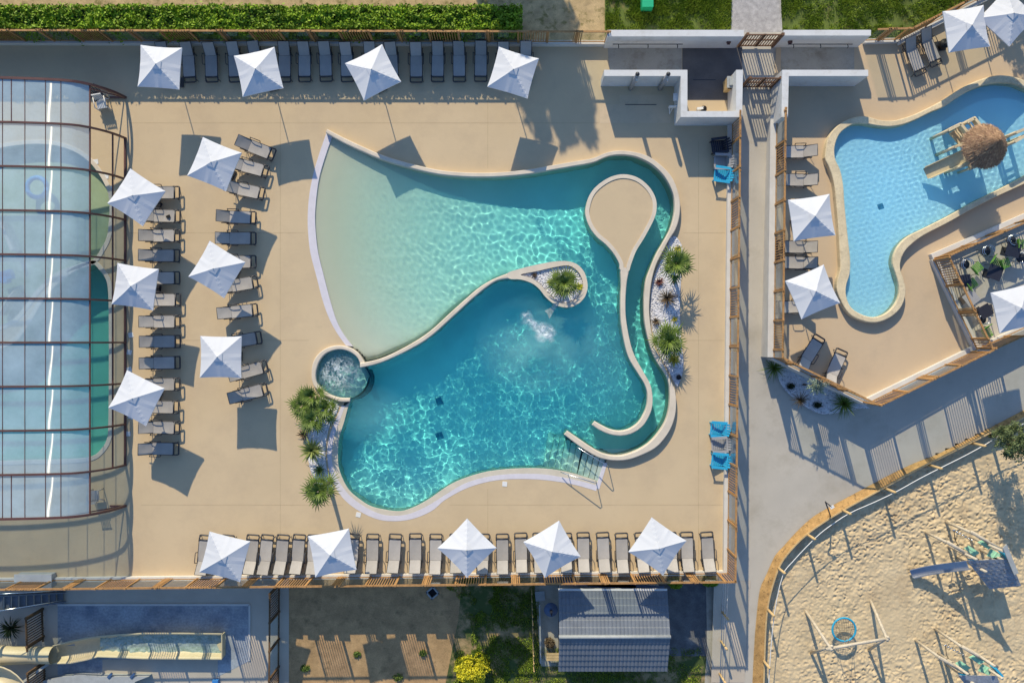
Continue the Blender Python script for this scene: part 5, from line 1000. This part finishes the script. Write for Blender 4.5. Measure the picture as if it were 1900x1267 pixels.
def sp(x, y, z): return W(x, y, z)-o
za = zs+2.35; aL, aR = sp(1541, 1202, za), sp(1645, 1184, za)
for nm, pts, r_ in (('beam', [aL+(aL-aR)*.08, aL.lerp(aR, .5)+Vector((0, 0, -.03)), aR+(aR-aL)*.05], .075), ('leg', [sp(1494,1131,zs-.1), aL+Vector((.02, -.05, .12))], .075), ('leg', [sp(1505,1211,zs-.1), aL+Vector((.05, .15, .08))], .07), ('leg', [sp(1614.5,1111,zs-.1), aR+Vector((0, -.05, .12))], .075), ('leg', [sp(1612,1205,zs-.1), aR+Vector((.03, .12, .1))], .07)):
    m_ = MB(); m_.tube(pts, [r_*1.1]+[r_]*(len(pts)-1), 10); m_.build(nm, M['log'], t)
sc_ = sp(1566, 1167, zs+.6); m_ = MB(); m_.tube([sc_+Vector((.6*math.cos(a), .6*math.sin(a), 0)) for a in np.linspace(0, 2*math.pi, 33)[:-1]], .055, 8, closed=True); m_.build('seat_ring', M['bluetube'], t)
m_ = MB()
for k in range(-6, 7):
    q = k*.088; hw = math.sqrt(.58**2-q*q); sg = lambda u: -.16*(1-(u*u+q*q)/.34)
    m_.tube([sc_+Vector((u, q, sg(u))) for u in np.linspace(-hw, hw, 7)], .008, 4); m_.tube([sc_+Vector((q, u, sg(u))) for u in np.linspace(-hw, hw, 7)], .008, 4)
m_.build('net', M['rope'], t)
for k, tt in ((.6, .15), (2.4, .15), (3.8, .42), (5.6, .42)):
    m_ = MB(); m_.tube([sc_+Vector((.6*math.cos(k), .6*math.sin(k), 0)), aL.lerp(aR, .2+tt*.6)], .012, 5); m_.build('rope', M['rope'], t)
def tower(label, dx, dy, roof=True):
    zs = -1.85; t = thing('play_tower', label, 'play tower', W(1830+dx, 1040+dy, zs), 0, 'play towers in the sand'); o = t.location
    def q(x, y, h): return W(x+dx, y+dy, zs+h)-o
    for a, b_ in ((q(1802,986,2.5), q(1866,1024,1.1)), (q(1758,1005,2.3), q(1814,1038,1.1))):
        m_ = MB(); m_.tube([a, a.lerp(b_, .5), b_], .085, 10); m_.build('log_rail', M['log'], t)
    for x, y, h in ((1804,988,2.5),(1761,1007,2.3),(1862,1022,3.0),(1812,1037,2.6),(1876,1045,2.6),(1830,1060,2.6)):
        p_ = q(x, y, h); m_ = MB(); m_.tube([Vector((p_.x-.1, p_.y+.05, -.1)), p_], .07, 9); m_.build('post', M['log'], t)
    for pts, h in (([(1788,1016),(1797,1011),(1817,1024),(1806,1031)], 1.5), ([(1813,1005),(1822,1001),(1842,1013),(1833,1018)], 1.7), ([(1838,1017),(1858,1028),(1850,1038),(1830,1030)], 1.5)):
        m_ = MB(); P_ = [q(x, y, h) for x, y in pts]; m_.solid([(p_.x, p_.y) for p_ in P_], [], h, h+.05, bottom=True)
        if P_: a, b_ = P_[0]-P_[1], P_[2]-P_[1]; m_.bar(P_[1]+a*.45+Vector((0, 0, .06)), P_[1]+a*.45+b_+Vector((0, 0, .06)), .06, .03)
        m_.build('step_panel', M['mint'], t)
    m_ = MB()
    for k in range(7):
        p_ = q(1770+5.5*k, 983+3*k, 2.2-.12*k); m_.tube([p_+Vector((.07*math.cos(a), .03*math.sin(a), .05*math.sin(a))) for a in np.linspace(0, 6.28, 9)[:-1]], .025, 5, closed=True)
    m_.build('chain', M['steel'], t); m_ = MB(); m_.tube([q(1770,984,2.2), q(1772,1000,1.2), q(1778,1012,.0)], .02, 5); m_.build('climbing_rope', M['metal'], t)
    m_ = MB(); m_.bar(q(1858,1022,1.7), q(1872,1038,1.7), .1, .5); m_.bar(q(1796,1036,1.4), q(1812,1040,1.4), .06, .25); m_.build('blue_trim', M['blue'], t)
    if roof:
        m_ = MB(); c = [q(1794,1039,2.2), q(1874,1036,2.9), q(1895,1086,2.6), q(1836,1092,1.7)]; N = 12
        G = [[c[0].lerp(c[1], u).lerp(c[3].lerp(c[2], u), v) for u in np.linspace(0, 1, N)] for v in np.linspace(0, 1, 9)]
        for v in range(8):
            for u in range(N-1):
                a, b_, d_, e_ = G[v][u], G[v][u+1], G[v+1][u+1], G[v+1][u]; m = (a+b_+d_+e_)/4; m_.add([m+(p_-m)*.93+Vector((0, 0, .015*((u+v) % 2))) for p_ in (a, b_, d_, e_)]+[m+(p_-m)*.93-Vector((0, 0, .03)) for p_ in (a, b_, d_, e_)], [(3, 2, 1, 0), (4, 5, 6, 7), (0, 1, 5, 4), (1, 2, 6, 5), (2, 3, 7, 6), (3, 0, 4, 7)])
        m_.build('boarded_side', M['netblue'], t); m_ = MB(); c2 = [q(1861,1016,3.1), q(1868,1009,3.1), q(1890,1062,3.0), q(1882,1066,3.0)]; m_.add(c2+[p_-Vector((0, 0, .06)) for p_ in c2], [(0, 1, 2, 3), (7, 6, 5, 4), (0, 4, 5, 1), (1, 5, 6, 2), (2, 6, 7, 3), (3, 7, 4, 0)]); m_.build('roof_plate', M['tilegrey'], t)
        m_ = MB(); a, b_ = q(1795,1046,1.75), q(1690,1063,.25); s_ = Vector((a.y-b_.y, b_.x-a.x, 0)).normalized(); C = [a.lerp(b_, k/10)+Vector((0, 0, -.22*math.sin(k/10*math.pi)*(.4+k/14))) for k in range(11)]
        vs = [c_+s_*u+Vector((0, 0, h_)) for c_ in C for u, h_ in ((-.25, .16), (-.22, .17), (-.2, .0), (.2, .0), (.22, .17), (.25, .16))]; m_.add(vs, [(x*6+y, x*6+y+1, x*6+7+y, x*6+6+y) for x in range(10) for y in range(5)], 0, False); m_.build('slide', M['slidesteel'], t)
        m_ = MB(); P_ = [q(1800,1040,1.3), q(1866,1026,1.3), q(1880,1070,1.3), q(1822,1080,1.3)]; m_.solid([(p_.x, p_.y) for p_ in P_], [], 1.45, 1.55, bottom=True); m_.build('platform', M['log'], t)
    else:
        m_ = MB(); c = [q(1794,1039,2.0), q(1866,1040,2.6), q(1880,1080,2.4), q(1836,1092,1.6)]; m_.add(c+[p_-Vector((0, 0, .05)) for p_ in c], [(0, 1, 2, 3), (7, 6, 5, 4), (0, 4, 5, 1), (1, 5, 6, 2), (2, 6, 7, 3), (3, 7, 4, 0)]); m_.build('boarded_side', M['netblue'], t)
    return t
tower('play tower with steel slide, mint panels and slate blue side', 0, 0); tower('second play tower with mint panels, cut by the bottom edge', -16, 213, False)
# ------------------------------------------------------------------ chalet, lower yards
t = thing('chalet', 'small chalet with a grey tiled gable roof below the south fence', 'chalet', W(1138, 1168, -1.88)); o = t.location
ze, zr = .12, .92; xa, xb = W(1036, 0, ze)[0]-o.x, W(1238, 0, ze)[0]-o.x; yn, yr, ysx = W(0, 1095.5, ze)[1]-o.y, W(0, 1180.5, zr)[1]-o.y, W(0, 1244, ze)[1]-o.y
m_ = MB(); m_.box(((xa+xb)/2, (yn+ysx)/2, (ze-o.z)/2-.03), (xb-xa-.3, yn-ysx-.3, ze-o.z-.1)); m_.build('wall', M['wall'], t)
for y_e, nm, u_ in ((yn, 'north', 0), (ysx, 'south', 1)):
    Ls = abs(y_e-yr); nx, nv = 29*8, int(Ls/.035); X, V_ = np.meshgrid(np.linspace(xa, xb, nx), np.linspace(0, 1, nv)); Y = y_e+(yr-y_e)*V_; dst = V_*Ls
    course = dst/.32; fr = course-np.floor(course); ph_ = (X-xa)/.19; wv = np.abs(np.sin(ph_*math.pi))**.7*.035; Z = (ze-o.z)+(zr-ze)*V_-fr*.035+wv+.02
    m_ = MB(); m_.grid(X, Y, Z, smooth=False)
    if u_ == 0: m_.f = [f_[::-1] for f_ in m_.f]
    m_.build('roof', M['roofslate'], t)
m_ = MB(); m_.tube([(xa-.02, yr, zr-o.z+.02), (xb+.02, yr, zr-o.z+.02)], .09, 10); m_.build('roof_ridge', M['tilegrey'], t)
m_ = MB(); m_.bar((xa, yn+.06, ze-o.z-.03), (xb, yn+.06, ze-o.z-.03), .1, .08); m_.build('gutter', M['plastic'], t)
for k, (p0, p1) in enumerate((((1090, 1083), (1232, 1091)), ((1046, 1080), (1180, 1086)))):
    m_ = MB(); a, b_ = W(*p0, -.6), W(*p1, -.6); m_.bar(a, b_, .22, .06); m_.single('roof_beam', M['bluepaint'], f"dark blue beam lying in the gap north of the chalet, {'longer' if k == 0 else 'shorter'} one", 'beam')
t = thing('rope_fence', 'pale stake and wire fence west of the chalet terrace', 'fence', W(988, 1160, -1.9)); o = t.location
for k, y in enumerate(range(1090, 1240, 14)): m_ = MB(); p_ = W(986+k*.4, y, -1.9)-o; m_.tube([p_, p_+Vector((0, 0, 1.1))], .03, 7); m_.build('stake', M['post'], t)
for zz in (.45, 1.0): m_ = MB(); m_.tube([W(986, 1086, -1.9)-o+Vector((0, 0, zz)), W(990.5, 1236, -1.9)-o+Vector((0, 0, zz))], .012, 5); m_.build('wire', M['rope'], t)
m_ = MB(); p_ = W(1002, 1104, -1.86); m_.box((p_.x, p_.y, -1.8), (.5, .5, .1), .1); m_.single('paving_slab', M['tilegrey'], 'square pale slab in the corner of the chalet terrace', 'slab')
t = thing('round_table', 'dark round table with folded parasol beside the chalet', 'table', W(1021, 1122, -1.87)); m_ = MB(); m_.tube([(0, 0, .7), (0, 0, .74)], .36, 22); m_.build('top', M['bluepaint'], t); m_ = MB(); m_.tube([(0, 0, 0), (0, 0, .7)], .04, 8); m_.build('leg', M['metal'], t); m_ = MB(); m_.tube([(0, 0, .74), (0, 0, 1.0), (0, 0, 1.7)], [.03, .09, .02], 9); m_.build('folded_parasol', M['dkplastic'], t)
t = thing('bench', 'pale timber bench on the chalet terrace', 'bench', W(1026, 1212, -1.87)); m_ = MB()
for k in range(3): m_.bar((-.36, -.14+.14*k, .42), (.36, -.14+.14*k, .42), .12, .03)
m_.build('seat', M['post'], t)
for sx in (-.3, .3): m_ = MB(); m_.bar((sx, -.16, 0), (sx, .16, .4), .05, .05); m_.bar((sx, .16, 0), (sx, -.16, .4), .05, .05); m_.build('leg', M['wooddark'], t)
m_ = MB(); p_ = W(999, 1170, -1.5); m_.bar(W(1001, 1120, -1.5), W(1003, 1228, -1.5), .06, .3); m_.single('low_partition', M['tilegrey'], 'low grey partition along the chalet terrace', 'partition')
t = thing('cable_box', 'grey open square box in the lower yard, tilted', 'box', W(803, 1097, -1.9), .7); m_ = MB()
for sx, sy, wx_, wy_ in ((-.22, 0, .07, .5), (.22, 0, .07, .5), (0, -.22, .5, .07), (0, .22, .5, .07)): m_.box((sx, sy, .12), (wx_, wy_, .24))
m_.build('frame', M['tilegrey'], t); m_ = MB(); m_.box((0, 0, .03), (.38, .38, .05)); m_.build('bottom', M['black'], t)
# water slide
zf = -1.35; t = thing('water_slide', 'cream water slide tube opening into a trough with splashing water', 'water slide', W(230, 1200, -1.9)); o = t.location
def fp(x, y, z): return W(x, y, z)-o
m_ = MB(); tp = [(-60,1213,25,.1),(30,1213,16,.05),(60,1213,15.5,0),(100,1213.5,15.5,0)]; ring = []
for x, y, r_, dz in tp:
    for k in range(20): a = 2*math.pi*k/20; ring.append(fp(x, y, zf)+Vector((0, r_/PPM*1.02*math.cos(a), r_/PPM*1.02*math.sin(a)+.1+dz)))
m_.add(ring, [(a*20+k, a*20+(k+1) % 20, (a+1)*20+(k+1) % 20, (a+1)*20+k) for a in range(3) for k in range(20)], 0, True); m_.build('tube', M['cream'], t)
tr = [(98,1198,1229),(130,1190,1228),(160,1184,1222),(182,1181,1216),(215,1178,1217),(266,1175,1219),(340,1175,1219.5),(412,1176,1220)]
m_ = MB(); vs = []
for x, ya, yb in tr:
    a, b_ = fp(x, ya, zf), fp(x, yb, zf)
    for u, h_ in ((-.06, .02), (0, .05), (.04, -.12), (.13, -.33), (.3, -.45), (.5, -.48), (.7, -.45), (.87, -.33), (.96, -.12), (1.0, .05), (1.06, .02)): q = a.lerp(b_, u); vs.append((q.x, q.y, q.z+h_))
m_.add(vs, [(a*11+k, a*11+k+1, a*11+12+k, a*11+11+k) for a in range(len(tr)-1) for k in range(10)], 0, True); m_.build('trough', M['cream'], t)
m_ = MB(); a, b_ = fp(412,1176,zf), fp(412,1220,zf); m_.bar(a+Vector((0, 0, -.2)), b_+Vector((0, 0, -.2)), .05, .5); m_.bar(fp(404,1196,zf)+Vector((0, 0, -.3)), fp(410,1208,zf)+Vector((0, 0, -.3)), .3, .1); m_.build('end_wall', M['cream'], t)
X, V_ = np.meshgrid(np.linspace(180, 410, 120), np.linspace(.1, .9, 22)); ya = np.interp(X, [q[0] for q in tr], [q[1] for q in tr]); yb = np.interp(X, [q[0] for q in tr], [q[2] for q in tr]); k_ = (H-zf)/(PPM*H)
gx, gy = (X-950)*k_-o.x, (633-(ya+(yb-ya)*V_))*k_-o.y; gz = zf-.33-o.z+(vnoise(gx, gy*1.3, .16, 77)-.5)*.10*np.clip((400-X)/160, .2, 1)+(vnoise(gx, gy, .5, 78)-.5)*.05
m_ = MB(); m_.grid(gx, gy, gz); m_.build('slide_water', M['flumewater'], t)
for x in (120, 250, 380):
    m_ = MB(); q = fp(x, 1200, zf); m_.bar(Vector((q.x, q.y, 0)), Vector((q.x, q.y, q.z-.4)), .12, .6); m_.build('support', M['tilegrey'], t)
t = thing('curved_flume', 'large cream curved flume in the lower left corner', 'water slide', W(10, 1275, -1.2)); o = t.location; m_ = MB(); vs = []
for k in range(14):
    a = R(-20+150*k/13)
    for rr_, h_ in ((1.98, .02), (1.93, .06), (1.85, -.1), (1.6, -.38), (1.3, -.42), (1.0, -.3), (.85, .0), (.8, .04)): vs.append((-.15+rr_*math.cos(a), -.45+rr_*math.sin(a), .9+h_))
m_.add(vs, [(a*8+k, a*8+k+1, a*8+9+k, a*8+8+k)[::-1] for a in range(13) for k in range(7)], 0, True); m_.build('flume', M['cream'], t); m_ = MB(); m_.bar((.9, .3, .7), (2.1, 1.15, -.2), .12, .1); m_.build('support_arm', M['tilegrey'], t)
t = thing('white_ramp', 'pale lower slide end along the bottom edge, left of centre', 'ramp', W(200, 1268, -1.9)); o = t.location; m_ = MB(); m_.solid([tuple((W(x, y, -1.5)-o)[:2]) for x, y in ((80,1262),(110,1255),(150,1251),(183,1254),(276,1254),(250,1264),(250,1300),(80,1300))], [], 0, .4); m_.build('ramp', M['tilegrey'], t)
for x in (204, 246): m_ = MB(); q = W(x, 1252, -1.5)-o; m_.bar(q+Vector((-.1, -.1, .02)), q+Vector((.12, .12, .02)), .12, .08); m_.build('bracket', M['steel'], t)
m_ = MB(); p_ = W(402, 1262, -1.88); m_.box((p_.x, p_.y, -1.75), (.3, .24, .26)); m_.single('blue_crate', M['bluebox'], 'small blue crate at the bottom edge beside the landing', 'crate')
# metal stairs under the south fence
t = thing('metal_stairs', 'dark metal staircase under the left end of the south fence', 'stairs', W(60, 1112, -1.9)); o = t.location
for k in range(10):
    x = 112-14*k; z_ = -1.75+.17*k; m_ = MB(); m_.box(W(x, 1106+k*1.2, z_)-o, (.30, .75, .05)); m_.build('step', M['stairsteel'], t)
for y0_, y1_, nm in ((1098, 1106, 'stringer'), (1115, 1135, 'stringer')): m_ = MB(); m_.bar(W(122, y0_, -1.75)-o, W(-30, y1_, .0)-o, .06, .2); m_.build(nm, M['stairsteel'], t)
for y0_, y1_ in ((1094, 1103), (1113, 1137)): m_ = MB(); m_.tube([W(116, y0_, -.9)-o, W(-30, y1_, .9)-o], .025, 8); m_.build('handrail', M['steel'], t)
t = thing('equipment_cabinet', 'pale low cabinet on the deck against the left end of the south fence', 'cabinet', W(72, 1066)); m_ = MB(); m_.box((0, 0, .25), (1.75, .3, .5)); m_.build('body', M['tilegrey'], t); m_ = MB(); m_.box((0, 0, .52), (1.85, .36, .04)); m_.build('lid', M['kerb'], t)
